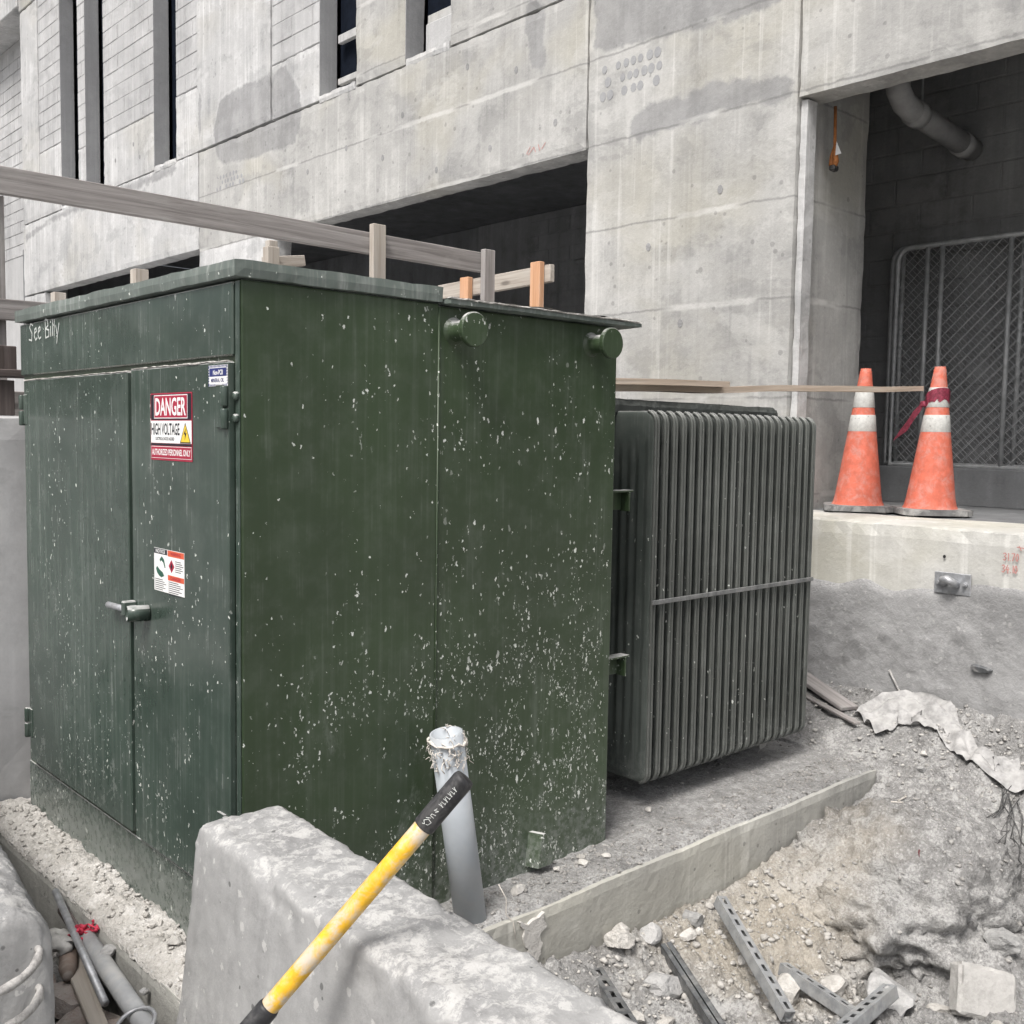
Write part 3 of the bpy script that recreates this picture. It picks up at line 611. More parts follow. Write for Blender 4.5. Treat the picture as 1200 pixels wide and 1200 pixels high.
add('crayon_figures', ribbon_strokes(scrawl('31.70', .487, .985, .036)+scrawl('34.10', .483, .925, .036)+[[(.55, 1.055), (.60, 1.05)], [(.56, 1.06), (.57, 1.04)]], dm_, .005), M_CRAY, dk)
add('drill_hole', prism([(.19+.008*math.cos(a), .974+.009*math.sin(a)) for a in [k*math.pi/5 for k in range(10)]], dm_, .001), M_HOLE, dk)
# ------------------------------------------------ chain-link panels stored inside
def gate(y0, y1, z0, z1, x, posts, label):
    g = empty('chain_link_panel', (x, (y0+y1)/2, z0), label, 'fence panel', 'chain-link panels stored in the bay')
    r = .10; P = [(x, y1, z0), (x, y1, z1-r)]+[(x, y1-r+r*math.cos(a), z1-r+r*math.sin(a)) for a in (.4, .8, 1.2)]+[(x, y1-r, z1), (x, y0, z1), (x, y0, z0)]
    add('frame', tube(P, .021, 8, close=True), M_CHAIN, g, True)
    for y in posts: add('upright', tube([(x+.002, y, z0), (x+.002, y, z1)], .019, 8), M_CHAIN, g, True)
    gs = []; s = .085; n = int((y1-y0+z1-z0)/s)
    for sg in (1, -1):
        for i in range(n+1):
            c = i*s; a = []
            for (yy, zz) in ((0, c), (c, 0)): pass
            W_, H_ = y1-y0, z1-z0
            u0 = max(0, c-H_); u1 = min(c, W_)
            if u1-u0 < .02: continue
            pa = (u0, c-u0); pb = (u1, c-u1)
            if sg < 0: pa = (W_-pa[0], pa[1]); pb = (W_-pb[0], pb[1])
            gs.append(tube([(x-.004*sg, y0+pa[0], z0+pa[1]), (x-.004*sg, y0+pb[0], z0+pb[1])], .0028, 3, False))
    add('chain_link', join(*gs), M_CHAIN, g, kind='stuff')
gate(-.9, 1.36, 1.40, 3.03, 6.20, (1.28, .40), 'chain-link fence panel against the block wall, rear one')
gate(-1.1, 1.29, 1.39, 3.02, 6.14, (1.06, .95, .46), 'chain-link fence panel with paired uprights, front one behind the cones')

# ================================================================== RETAINING WALL AND TIMBER GUARDRAILS
rw = add('retaining_wall', rough_box(-4, 3.15, 1.905, 2.62, -.4, 1.61, .1, .008, 2, .3, .018, .02), M_WALL, None, label='tall smooth grey concrete retaining wall behind the left end of the transformer', cat='wall')
pf = add('platform', box(-4, 4.2, 2.63, 16, .2, 1.58, .01), M_WALL, None, kind='structure')
def board(name, a, b, wd, th, m, parent=None, **k):
    return add(name, obox(a, b, wd, th, **{q: k.pop(q) for q in ('upv', 'nseg', 'warp', 'bev') if q in k}), m, parent, **k)
g1 = empty('timber_guardrail', (1.5, 2.3, 1.61), 'weathered grey timber guardrail sloping behind the transformer top, long rail', 'guardrail')
board('top_rail', (-1.2, 2.30, 2.635), (2.84, 2.30, 2.62), .038, .118, M_WOOD, g1); board('mid_rail', (-1.2, 2.30, 2.06), (2.84, 2.30, 2.11), .038, .09, M_WOOD, g1)
for x, zt, wdt, m in ((.075, 2.57, .05, M_WOOD), (2.035, 2.725, .085, M_WOODP), (2.855, 2.695, .084, M_WOOD)):
    yy = 2.345 if x < 1 else 2.256
    board('post', (x, yy, 1.61), (x, yy, zt), .042, wdt, m, g1, upv=(1, 0, 0))
g2 = empty('timber_guardrail', (3.1, 2.4, 1.61), 'short timber guardrail with two raw orange posts behind the tank lid', 'guardrail')
board('top_rail', (3.115, 1.955, 2.555), (3.115, 3.05, 2.53), .038, .105, M_WOODP, g2)
for y, zt in ((2.045, 2.625), (2.72, 2.60)): board('post', (3.073, y, 1.61), (3.073, y, zt), .085, .042, M_WOODO, g2, upv=(1, 0, 0))
for (x, y, lb) in ((1.51, 4.24, 'pale timber post end peeking over the cabinet lid, middle one'), (1.55, 5.88, 'pale timber post end peeking over the cabinet lid, leftmost')):
    board('timber_post', (x, y, 1.58), (x, y, 2.625), .09, .09, M_WOODP, None, label=lb, cat='post', upv=(1, 0, 0))
lp = empty('lumber_pile', (1.8, 2.75, 1.61), 'small cluster of pale cut timber ends above the cabinet lid', 'timber')
board('timber', (1.69, 2.82, 1.58), (1.69, 2.82, 2.66), .05, .055, M_WOODP, lp, upv=(1, 0, 0)); board('timber', (1.62, 2.70, 1.58), (1.62, 2.70, 2.60), .06, .075, M_WOODP, lp, upv=(1, 0, 0))
board('timber', (1.60, 2.75, 2.52), (1.86, 2.75, 2.56), .04, .06, M_WOODP, lp)
board('dark_plank', (-1.2, 2.06, 1.772), (.55, 2.06, 1.792), .16, .03, M_WOODD, None, label='dark plank propped along the top of the retaining wall', cat='plank')
board('timber_block', (-.01, 2.05, 1.61), (-.01, 2.05, 1.757), .07, .09, M_WOODD, None, label='dark timber block propping the plank on the retaining wall', cat='timber', upv=(1, 0, 0))
board('timber_block', (.0, 2.06, 1.80), (.0, 2.06, 1.90), .06, .10, M_WOODD, None, label='dark timber offcut lying on top of the propped plank', cat='timber', upv=(1, 0, 0))
add('timber_baulk', obox((.02, 2.3, 1.665), (2.6, 2.3, 1.665), .12, .11), M_WOOD, None, label='grey timber baulk lying along the top of the retaining wall', cat='timber')

# ================================================================== PAD AND RUBBLE
pad = empty('concrete_pad', (1.5, .8, -.5), 'shallow concrete plinth slab the green transformer stands on', 'plinth')
add('slab', rough_box(-.17, 3.22, -.22, 1.90, -.5, -.002, .035, .004, 4, .4, .008, .012), M_PAD, pad)
add('mortar_splash', prism(jag([(.86, .0), (.885, -.03), (.90, -.10), (.935, -.16), (.96, -.14), (.955, -.07), (.985, -.05), (.975, .0)], 3, .2, 4), lambda u, v, d: Vector((u, -.214-d, v-.012)), .013), M_ROCK, pad)
def bed(x0, x1, y0, y1, st, hf):
    xs = np.arange(x0, x1+st*.5, st); ys = np.arange(y0, y1+st*.5, st); X, Y = np.meshgrid(xs, ys, indexing='ij'); Z = hf(X, Y); n = len(ys)
    i, j = np.meshgrid(np.arange(len(xs)-1), np.arange(n-1), indexing='ij'); b = (i*n+j).ravel()
    return np.stack([X, Y, Z], -1).reshape(-1, 3), np.stack([b, b+n, b+n+1, b+1], 1).tolist()
def hf_left(X, Y): return .006+.030*np.clip((X+.175)/.08, 0, 1)*np.clip(1-(X+.02)/.06, .4, 1)*(.8+nfbm(X, Y, 9, 3))+.018*np.maximum(nfbm(X, Y, 40, 3), -.2)-.03*np.clip((-.160-X)/.01, 0, 1)
def hf_right(X, Y): return .003+.016*np.clip((Y+.215)/.10, 0, 1)*(.6+nfbm(X, Y, 5, 3))+.012*np.maximum(nfbm(X+3, Y, 30, 3), -.1)*np.clip((Y+.21)/.05, .1, 1)-.02*np.clip((-.198-Y)/.008, 0, 1)
add('crushed_rubble', bed(-.168, .05, -.20, 1.89, .009, hf_left), M_RUB, None, True, 'pale crushed rubble spread on the plinth beneath the cabinet doors', 'rubble', kind='stuff')
add('grit_layer', bed(.06, 3.20, -.208, 1.0, .016, hf_right), M_DUST, None, True, 'grey grit and dust lying on the plinth under the radiator', 'grit', kind='stuff')

# ================================================================== TRANSFORMER
Wc, W, LY = .6816, 1.5287, 1.7857
tr = empty('transformer', (.76, .89, 0), 'large green pad-mounted transformer splashed with white mortar, ribbed radiator at its right end', 'transformer')
add('cabinet', box(0, Wc, 0, LY, .002, 1.97, .006, 2), M_GREEN, tr)
add('corner_post', box(-.006, .0, .003, .024, .012, 1.965, .002), M_GREEND, tr)
add('hood_panel', box(-.012, 0, .028, LY-.004, 1.766, 1.965, .004), M_GREEND, tr)
add('base_panel', box(-.005, 0, .028, LY-.004, .004, .21, .002), M_GREEND, tr)
add('cabinet_lid', rough_box(-.028, Wc+.006, -.016, LY+.02, 1.972, 2.022, .03, .0008, 6, .6, .005), M_LID, tr)
add('tank', box(Wc+.003, W, .004, LY-.02, .002, 1.965, .007, 2), M_GREEN, tr)
add('tank_lid', rough_box(Wc+.01, W+.085, -.045, LY+.03, 1.968, 1.986, .02, .0015, 6, .6, .004), M_LID, tr)
def hf_lid(X, Y): return 1.9885+.010*np.clip(nfbm(X, Y, 8, 3)+.25, 0, 1)
add('lid_dust', bed(Wc+.02, W+.075, -.040, 1.4, .012, lambda X, Y: hf_lid(X, Y)), M_RUB, tr, True, kind='stuff')
# dust clinging along the lid and door top edges
for (x0, x1, y0, y1, z) in ((W*.45, W+.08, -.052, -.030, 1.984), (-.029, -.002, .706, 1.70, 1.743), (-.026, -.004, .035, .678, 1.748)):
    add('dust_line', rough_box(x0, x1, y0, y1, z, z+.006, .012, .0022, 30, .8, .003), M_RUB, tr)
# doors
dl = add('door', box(-.026, -.001, .704, 1.705, .236, 1.744, .003, 1), M_GREEND, tr)
dr = add('door', box(-.023, -.001, .031, .682, .228, 1.749, .003, 1), M_GREEND, tr)
for par, y, z, mm in ((dr, .040, 1.625, -1), (dr, .040, .42, -1), (dl, 1.72, 1.63, 1), (dl, 1.72, .385, 1)):
    for k in (0, .062): add('hinge', lathe((-.030, y, z+k-.06), (0, 0, 1), [(.010, 0), (.0115, .004), (.0115, .052), (.010, .056)], 10), M_GREEND, par, True)
    add('hinge_leaf', box(-.029, -.014, y-mm*.05, y-mm*.012, z-.055, z+.06, .002), M_GREEND, par)
    for k in (-.03, .03): add('bolt', lathe((-.006, y+mm*.027, z+k), (-1, 0, 0), [(.0125, 0), (.0125, .007), (.009, .012)], 10), M_GREEND, par, True)
hd = add('handle', tube([(-.050, .82, .980), (-.052, .66, .985)], .011, 8), M_GALV, dr, True)
add('latch_bar', join(box(-.050, -.022, .61, .70, .972, .998, .004), box(-.065, -.022, .655, .68, .965, 1.012, .004)), M_GREEND, dr)
add('lock_cup', lathe((-.022, .565, .985), (-1, .25, 0), [(.025, 0), (.025, .065), (.020, .066), (.019, .03), (.001, .028)], 18), M_GREEND, dr, True)
# -------- labels (flat print)
sgn = lambda y0, z0, x: (lambda u, v, d: Vector((x-d, y0-u, z0+v)))
def rect(a, b, c, d): return [(a, b), (c, b), (c, d), (a, d)]
def plate(name, mf, r, m, parent, d): return add(name, prism(r, mf, d), m, parent)
f1 = sgn(.53, 1.469, -.0235); sW, sH = .283, .202
ds = plate('danger_sign', f1, rect(0, 0, sW, sH), M_INK_R, dr, .0010); sg_ = ds
tag(ds, 'red and white danger high voltage sign')
def ink(par, mf, poly, m, d, name='sign_field'): V = [mf(u, v, d) for u, v in poly]; return add(name, (V, [tuple(range(len(V)))]), m, par)
ink(dr, f1, rect(.004, .122, sW-.004, sH-.004), M_INK_K, .0016); ink(dr, f1, rect(.026, .126, sW-.028, sH-.006), M_INK_W, .0018)
ink(dr, f1, rect(.0285, .1285, sW-.0305, sH-.0085), M_INK_R, .0020); add('lettering', text_geo('DANGER', f1, .036, .134, sW-.074, .054, .0023), M_INK_W, dr)
ink(dr, f1, rect(.003, .052, sW-.003, .119), M_INK_W, .0017); add('lettering', text_geo('HIGH VOLTAGE', f1, .006, .076, .196, .036, .0020), M_INK_K, dr)
add('lettering', text_geo('ELECTRICAL SHOCK HAZARD', f1, .036, .060, .13, .010, .0020), M_INK_K, dr)
ink(dr, f1, [(.204, .053), (.276, .053), (.240, .114)], M_INK_K, .0020); ink(dr, f1, [(.210, .0565), (.270, .0565), (.240, .108)], M_INK_Y, .0022)
ink(dr, f1, [(.243, .098), (.230, .078), (.239, .080), (.236, .061), (.250, .084), (.241, .082)], M_INK_K, .0024)
ink(dr, f1, rect(.003, .0445, sW-.003, .0505), M_INK_K, .0017); ink(dr, f1, rect(.004, .006, sW-.004, .042), M_INK_W, .0015); ink(dr, f1, rect(.0055, .0075, sW-.0055, .0405), M_INK_R, .0018)
add('lettering', text_geo('AUTHORIZED PERSONNEL ONLY', f1, .010, .015, sW-.020, .019, .0021), M_INK_W, dr)
f2 = sgn(.143, 1.683, -.0235); plate('oil_label', f2, rect(0, 0, .112, .058), M_INK_W, dr, .0010)
ink(dr, f2, rect(.006, .027, .106, .050), M_INK_B, .0014); add('lettering', text_geo('Non-PCB', f2, .028, .031, .058, .014, .0017), M_INK_W, dr); add('lettering', text_geo('MINERAL OIL', f2, .016, .011, .076, .011, .0015), M_INK_B, dr)
for i in range(14):
    for v in (.0005, .052): ink(dr, f2, [(i*.008, v), (i*.008+.0045, v), (i*.008+.0065, v+.0055), (i*.008+.002, v+.0055)], M_INK_B, .0014, 'label_dash')
for i in range(7):
    for u in (.0005, .1075): ink(dr, f2, [(u, .004+i*.0075), (u+.004, .005+i*.0075), (u+.004, .0095+i*.0075), (u, .0085+i*.0075)], M_INK_B, .0013, 'label_dash')
f3 = sgn(.515, 1.066, -.0235); plate('notice_label', f3, rect(0, 0, .21, .132), M_INK_W, dr, .0010)
ink(dr, f3, rect(.001, .115, .094, .131), M_INK_K, .0014); add('lettering', text_geo('NOTICE', f3, .014, .118, .066, .0105, .0017), M_INK_W, dr)
ink(dr, f3, rect(.098, .113, .209, .131), M_INK_O, .0014); add('lettering', text_geo('WARNING', f3, .118, .117, .07, .010, .0017), M_INK_R, dr)
ink(dr, f3, rect(.098, .040, .209, .056), M_INK_O, .0014); add('lettering', text_geo('DANGER', f3, .118, .043, .07, .010, .0017), M_INK_R, dr)
ink(dr, f3, [(.104, .084), (.124, .064), (.144, .084), (.124, .104)], M_INK_R, .0014); ink(dr, f3, [(.117, .084), (.124, .072), (.131, .084), (.124, .096)], M_INK_K, .0016)
ink(dr, f3, [(.014, .068), (.022, .076), (.042, .066), (.062, .060), (.072, .050), (.052, .043), (.036, .047), (.022, .055)], M_INK_G, .0014, 'pictogram')
ink(dr, f3, [(.040, .098), (.056, .109), (.072, .100), (.082, .076), (.076, .074), (.066, .090), (.052, .096), (.044, .090)], M_INK_G, .0014, 'pictogram')
for (u0, v0, u1, n) in ((.006, .035, .086, 6), (.150, .100, .204, 6), (.102, .034, .200, 7)):
    for i in range(n): ink(dr, f3, rect(u0, v0-i*.0062, u0+(u1-u0)*(.7+.3*((i*7) % 5)/4), v0-i*.0062+.0022), M_INK_K, .0013, 'print_line')
# paint-marker scrawl on the hood
f4 = sgn(1.672, 1.892, -.0123)
SB = [[(.045, .062), (.02, .07), (.008, .055), (.035, .032), (.03, .005), (.0, .01)], [(.062, .03), (.085, .038), (.082, .05), (.066, .045), (.06, .02), (.075, .004), (.092, .012)], [(.105, .03), (.128, .04), (.124, .052), (.108, .045), (.103, .02), (.118, .006), (.135, .012)],
 [(.185, .008), (.182, .075)], [(.182, .075), (.21, .07), (.213, .05), (.185, .04), (.222, .033), (.22, .01), (.185, .006)], [(.24, .045), (.24, .01)], [(.24, .06), (.241, .064)], [(.262, .068), (.258, .01)], [(.280, .066), (.276, .008)], [(.295, .045), (.305, .015)], [(.328, .048), (.31, .005), (.302, -.02)]]
add('handwriting', ribbon_strokes(SB[:3], f4, .006), M_CHALK, tr); add('handwriting', ribbon_strokes(SB[3:], f4, .006), M_CHALK, tr)
# lifting bosses, earth tab, seam bead, nameplate
for x, z in ((.747, 1.889), (1.389, 1.893)):
    add('lifting_boss', lathe((x, .006, z), (0, -1, 0), [(.046, 0), (.036, .012), (.033, .02), (.033, .085), (.053, .087), (.055, .091), (.055, .104), (.052, .107)], 26), M_GREEN, tr, False)
add('earthing_tab', prism([(1.10, .035), (1.165, .035), (1.178, .055), (1.135, .155), (1.118, .155)], lambda u, v, d: Vector((u+d*.4, .004-d, v)), .05), M_GREEN, tr)
add('seam_bead', tube([(Wc+.001, .001, .01), (Wc+.001, .001, 1.96)], .004, 6), M_GREEN, tr, True)
# -------- radiator bank behind the tank: fluted panels side by side
rad = empty('radiator', (1.88, .1, .13), None, None); del_ = [rad.__delitem__(k) for k in ('label', 'category') if k in rad]
rad.parent = tr; rad.location = Vector((1.88, .1, .13))-ORG[tr]
RW, RZ0, RZ1 = .52, .0, 1.54
def panel_mesh():
    """flat pressed panel: two shells with vertical flutes, rounded corners, thickness along X"""
    nu, nv = 56, 22; V = []; F = []; cr = .052
    def half(u):  # outline half height inset from rounded corners
        e = min(u, RW-u); return cr-math.sqrt(max(0, cr*cr-(cr-min(e, cr))**2))
    us = sorted(set([0, .002, .005, .009, .014, .02, .028, .036, .045, .06, .075]+[RW-q for q in (0, .002, .005, .009, .014, .02, .028, .036, .045, .06, .075)]+list(np.linspace(.08, RW-.08, nu))))
    vs = [0, .004, .012, .03, .055, .085, .11, .14, .2, .4, .7, .9, 1.2, 1.34, 1.40, 1.43, 1.455, 1.485, 1.51, 1.528, 1.536, 1.54]
    for side in (1, -1):
        for u in us:
            ins = half(u)
            for v in vs:
                vv = ins+(RZ1-2*ins)*v/RZ1; e = min(u, RW-u, v+.0005, RZ1-v+.0005)
                edge = min(1, e/.012); th = .0125*math.sqrt(max(0, 1-(1-edge)**2))
                fl = 0
                if .03 < u < RW-.03:
                    k = min(1, max(0, (min(v, RZ1-v)-.10-.05*abs(math.sin(3*u/RW)))/.03)); fl = -.007*k*(.5-.5*math.cos(2*math.pi*(u-.03)/.046))
                V.append((side*(max(th+fl, .0008)), u, vv))
    nu_ = len(us); nv_ = len(vs)
    for s_ in range(2):
        o = s_*nu_*nv_
        for i in range(nu_-1):
            for j in range(nv_-1):
                a = o+i*nv_+j; f = (a, a+nv_, a+nv_+1, a+1); F.append(f if s_ == 0 else f[::-1])
    # seam flange round the rim
    ring = [(i, 0) for i in range(nu_)]+[(nu_-1, j) for j in range(1, nv_)]+[(i, nv_-1) for i in range(nu_-2, -1, -1)]+[(0, j) for j in range(nv_-2, 0, -1)]
    N = nu_*nv_
    for q in range(len(ring)):
        a = ring[q][0]*nv_+ring[q][1]; b = ring[(q+1) % len(ring)][0]*nv_+ring[(q+1) % len(ring)][1]; F.append((a, b, N+b, N+a))
    return mesh('panel', V, F, True)
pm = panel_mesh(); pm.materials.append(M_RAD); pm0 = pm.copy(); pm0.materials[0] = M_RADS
NP = 21; PX = (3.06-1.885)/(NP-1)
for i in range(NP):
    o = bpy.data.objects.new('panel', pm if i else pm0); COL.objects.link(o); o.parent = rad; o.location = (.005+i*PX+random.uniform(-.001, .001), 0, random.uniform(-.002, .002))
# each panel edge carries a doubled lip
def lip(x):
    cr = .052; A = [(x, -.004+cr-cr*math.cos(a), .0+cr-cr*math.sin(a)) for a in (1.35, 1.1, .8, .5, .25, 0)]; B = [(x, p[1], 1.54-p[2]) for p in A[::-1]]
    return tube(A+B, .0066, 8)
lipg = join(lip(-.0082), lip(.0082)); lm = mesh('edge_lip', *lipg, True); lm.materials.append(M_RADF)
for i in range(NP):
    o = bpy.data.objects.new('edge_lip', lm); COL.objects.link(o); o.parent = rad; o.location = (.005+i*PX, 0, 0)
add('tie_bar', box(1.865, 3.075, .077, .087, .884, .903, .002), M_BAR, rad)
for z in (.25, 1.58): add('header_pipe', tube([(W-.01, .36, z), (3.09, .36, z)], .045, 14), M_RAD, rad, True)
add('rear_bank', rough_box(1.60, 3.16, .66, 1.25, .5, 1.745, .06, .003, 6, .5, .03), M_RADT, rad)
add('top_header', rough_box(1.66, 3.08, .30, .46, 1.64, 1.722, .025, .004, 9, .8, .02), M_RADT, rad)
for z in (1.32, .67): add('stay_bracket', join(box(W-.004, 1.70, .055, .10, z+.03, z+.038, .001), box(1.675, 1.683, .055, .10, z-.045, z+.03, .001), box(W-.004, 1.675, .095, .10, z-.04, z+.03, .001)), M_GREEN, tr)
for x in (2.4, 2.85): add('support_foot', box(x, x+.12, .42, .6, .0, .2, .006), M_RAD, rad)

# ================================================================== BARRIERS
def resample(P, n):
    P = [Vector(p) for p in P]; Ls = [0]
    for i in range(len(P)): Ls.append(Ls[-1]+(P[(i+1) % len(P)]-P[i]).length)
    out = []
    for k in range(n):
        t = Ls[-1]*k/n; i = max(j for j in range(len(P)) if Ls[j] <= t+1e-9); q = (t-Ls[i])/max(1e-9, Ls[i+1]-Ls[i]); out.append(P[i].lerp(P[(i+1) % len(P)], q))
    return out
def chaikin(P, it=2, k=.18):
    for _ in range(it):
        q = []
        for i in range(len(P)):
            a, b = Vector(P[i]), Vector(P[(i+1) % len(P)]); q += [a.lerp(b, k), a.lerp(b, 1-k)]
        P = q
    return P
def barrier(ctr, ang, length, prof, top_amp, end=.03, seed=0, n=190, st=.011):
    """prof: closed outline (s, z); runs along local +y from 0 to length"""
    PR = resample(chaikin(prof, 2, .07), n); cy = sum((p for p in PR), Vector((0, 0)))/n; V = []; F = []
    ys = [0]*0; yl = [(0, .0), (0, .3), (0, .6), (0, .82), (0, .93), (.004, .972), (.012, .988), (.024, .997), (end, 1.)]
    y = end+.02; 
    while y < length-.05: yl.append((y, 1.)); y += st if y < 1.6 else .08
    yl += [(length, 1.), (length, .6), (length, .1)]
    ca, sa = math.cos(ang), math.sin(ang); off = Vector((seed*7.1, seed*3.3, 0))
    for (yy, sc) in yl:
        for p in PR:
            q = cy+(p-cy)*sc; c = Vector((q.x, yy, q.y)); upn = max(0, min(1, (p.y-.50)/.08))
            a = noise.noise_vector((c+off)*3)*.003+noise.noise_vector((c+off)*14)*.0035+noise.noise_vector((c+off)*45)*.0026
            rid = (abs(fbm((c+off)*9, 4))+.7*max(0, fbm((c+off)*30, 3)))*top_amp*upn; a += Vector((0, 0, rid-.5*top_amp*upn))+noise.noise_vector((c+off)*70)*.005*upn
            ed_ = max(0, 1-abs(abs(p.x)-.108)/.035)*max(0, min(1, (p.y-.52)/.05)); chip = max(0, fbm((c+off)*13+Vector((5, 2, 9)), 4)-.15)*.020*ed_; a += Vector((-math.copysign(chip, p.x), 0, -chip))
            c += a; V.append((ctr[0]+c.x*ca-c.y*sa, ctr[1]+c.x*sa+c.y*ca, c.z))
    m = len(yl)
    for i in range(m-1):
        for k in range(n): F.append((i*n+k, i*n+(k+1) % n, (i+1)*n+(k+1) % n, (i+1)*n+k))
    F.append(tuple(range(n))[::-1]); F.append(tuple((m-1)*n+k for k in range(n)))
    V = np.array(V); return V, [f[::-1] for f in F]
JP = [(-.116, .605), (-.095, .622), (.095, .622), (.116, .605), (.165, .14), (.29, -.06), (.30, -.28), (-.30, -.28), (-.29, -.06), (-.165, .14)]
b1 = add('concrete_barrier', barrier((-.158, -.285), math.pi-.055, 3.2, JP, .010, seed=1), M_BARR, None, True, 'pale concrete road barrier in the foreground, rough mortar-splashed top', 'barrier')
JB = [(-.16, .615), (-.08, .63), (.08, .63), (.13, .60), (.155, .55), (.16, .1), (.17, -.06), (.18, -.28), (-.30, -.28), (-.29, -.06), (-.2, .14)]
b2 = empty('concrete_barrier', (-.83, .2, -.25), 'broken end of a concrete barrier with rebar loops at the lower left edge', 'barrier')
B2 = barrier((-.835, -.50), -.11, 2.6, JB, .014, end=.06, seed=5)
add('barrier_body', B2, M_BARR, b2, True)
def loop(zc, tilt):
    P = []
    for k in range(15):
        a = math.pi*(k/14); P.append((-.845+.135*math.cos(math.pi-a), -.475-.085*math.sin(a)-.03*(math.sin(a) > .1), zc+tilt*math.sin(a)))
    P = [(-.98, -.40, zc)]+P+[(-.71, -.40, zc)]
    return tube(P, [.0085+.0016*math.sin(i*2.6) for i in range(len(P))], 10)
for zc, tl in ((.545, -.03), (.465, -.025)): add('rebar_loop', loop(zc, tl), M_REBAR, b2, True)

# ================================================================== CONDUIT, SHOVEL
cn = empty('conduit', (.74, -.12, 0), 'grey plastic conduit stub leaning by the tank with frayed tape on its rim', 'conduit')
a0, a1 = Vector((.748, -.125, -.05)), Vector((.628, -.125, .635)); dv = (a1-a0).normalized()
add('pipe', lathe(a0, dv, [(.052, 0), (.052, (a1-a0).length), (.046, (a1-a0).length), (.046, .1)], 28), M_PVC, cn, True)
gs = []; d_, s_, u_ = frame(dv); rr = random.Random(3)
P = []
for k in range(24):
    a = 2*math.pi*k/24; P.append(a1+(s_*math.cos(a)+u_*math.sin(a))*(.055+rr.uniform(0, .006))-dv*(.012+.022*max(0, math.cos(a-2.2))+rr.uniform(0, .014)))
gs.append(tube(P, [.002+rr.uniform(0, .004) for _ in P], 6, close=True))
for k in range(110):
    a = rr.uniform(0, 6.28); h = rr.uniform(.0, .10)**1.0; rd = .054; q = a1+(s_*math.cos(a)+u_*math.sin(a))*rd-dv*h; pts = [q]; 
    for j in range(4): q = q+Vector((rr.uniform(-.012, .012), rr.uniform(-.008, .006), rr.uniform(-.016, .008))); pts.append(q)
    gs.append(tube(pts, rr.uniform(.0008, .0022), 4))
add('frayed_tape', join(*gs), M_FIBRE, cn, True, kind='stuff')
add('string', tube([(.80, -.19, .12), (.825, -.2, .07), (.82, -.205, .02), (.845, -.215, -.01), (.84, -.232, -.06)], .002, 5), M_FIBRE, None, True, 'thin frayed string hanging beside the conduit over the plinth edge', 'string')
sh = empty('long_handled_shovel', (-.95, -.6, -.2), 'yellow shovel handle with black grip leaning across the foreground barrier', 'shovel')
ga, gb = Vector((-.480, -.956, .499)), Vector((-.197, -1.174, .928)); hv = (gb-ga).normalized()
def at_(t): return ga+hv*t
Lh = (gb-ga).length
add('handle', tube([at_(-.62), at_(-.2), at_(.1), at_(.35), at_(Lh-.02)], [.0175]*5, 20), M_YEL, sh, True)
add('grip', lathe(at_(Lh-.098), hv, [(.019, 0), (.0207, .003), (.0207, .108), (.020, .113), (.018, .117), (.010, .1185)], 24), M_BLK, sh, True)
add('lower_sleeve', lathe(at_(-.40), hv, [(.018, 0), (.0207, .004), (.0207, .430), (.019, .436)], 24), M_BLK, sh, True)
d_, s_, u_ = frame(hv, (0, -1, 0)); cdir = (Vector(M.translation)-at_(Lh-.05)).normalized(); nrm = (cdir-hv*cdir.dot(hv)).normalized(); sd_ = hv.cross(nrm)
def gm(u, v, d):
    a = v/.0208; return at_(Lh-.098+u)+(nrm*math.cos(a)+sd_*math.sin(a))*(.0208+d)
GW = [[(.010, -.006), (.014, .004), (.021, .006), (.023, -.002), (.016, -.007), (.012, -.002)], [(.022, -.007), (.027, .000)], [(.030, .004), (.030, -.003), (.034, -.003), (.036, .004)], [(.040, .0), (.045, .003), (.041, -.004), (.047, -.002)]]
for i in range(7): u = .055+i*.0062; GW += [[(u, -.005+.001*(i % 2)), (u+.001, .004)], [(u, .004), (u+.0035, .003 if i % 2 else -.004)]]
add('grip_print', ribbon_strokes(GW, gm, .0010, .0004), M_CHALK, sh)
bl = [(-.09, 0), (.09, 0), (.105, -.14), (.06, -.24), (0, -.28), (-.06, -.24), (-.105, -.14)]
be = at_(-.60); add('blade', prism(bl, lambda u, v, d: be+Vector((.6, .78, 0))*u+(-hv)*(-v)*.9+Vector((0, 0, 1))*(d), .004), M_STRUTD, sh)

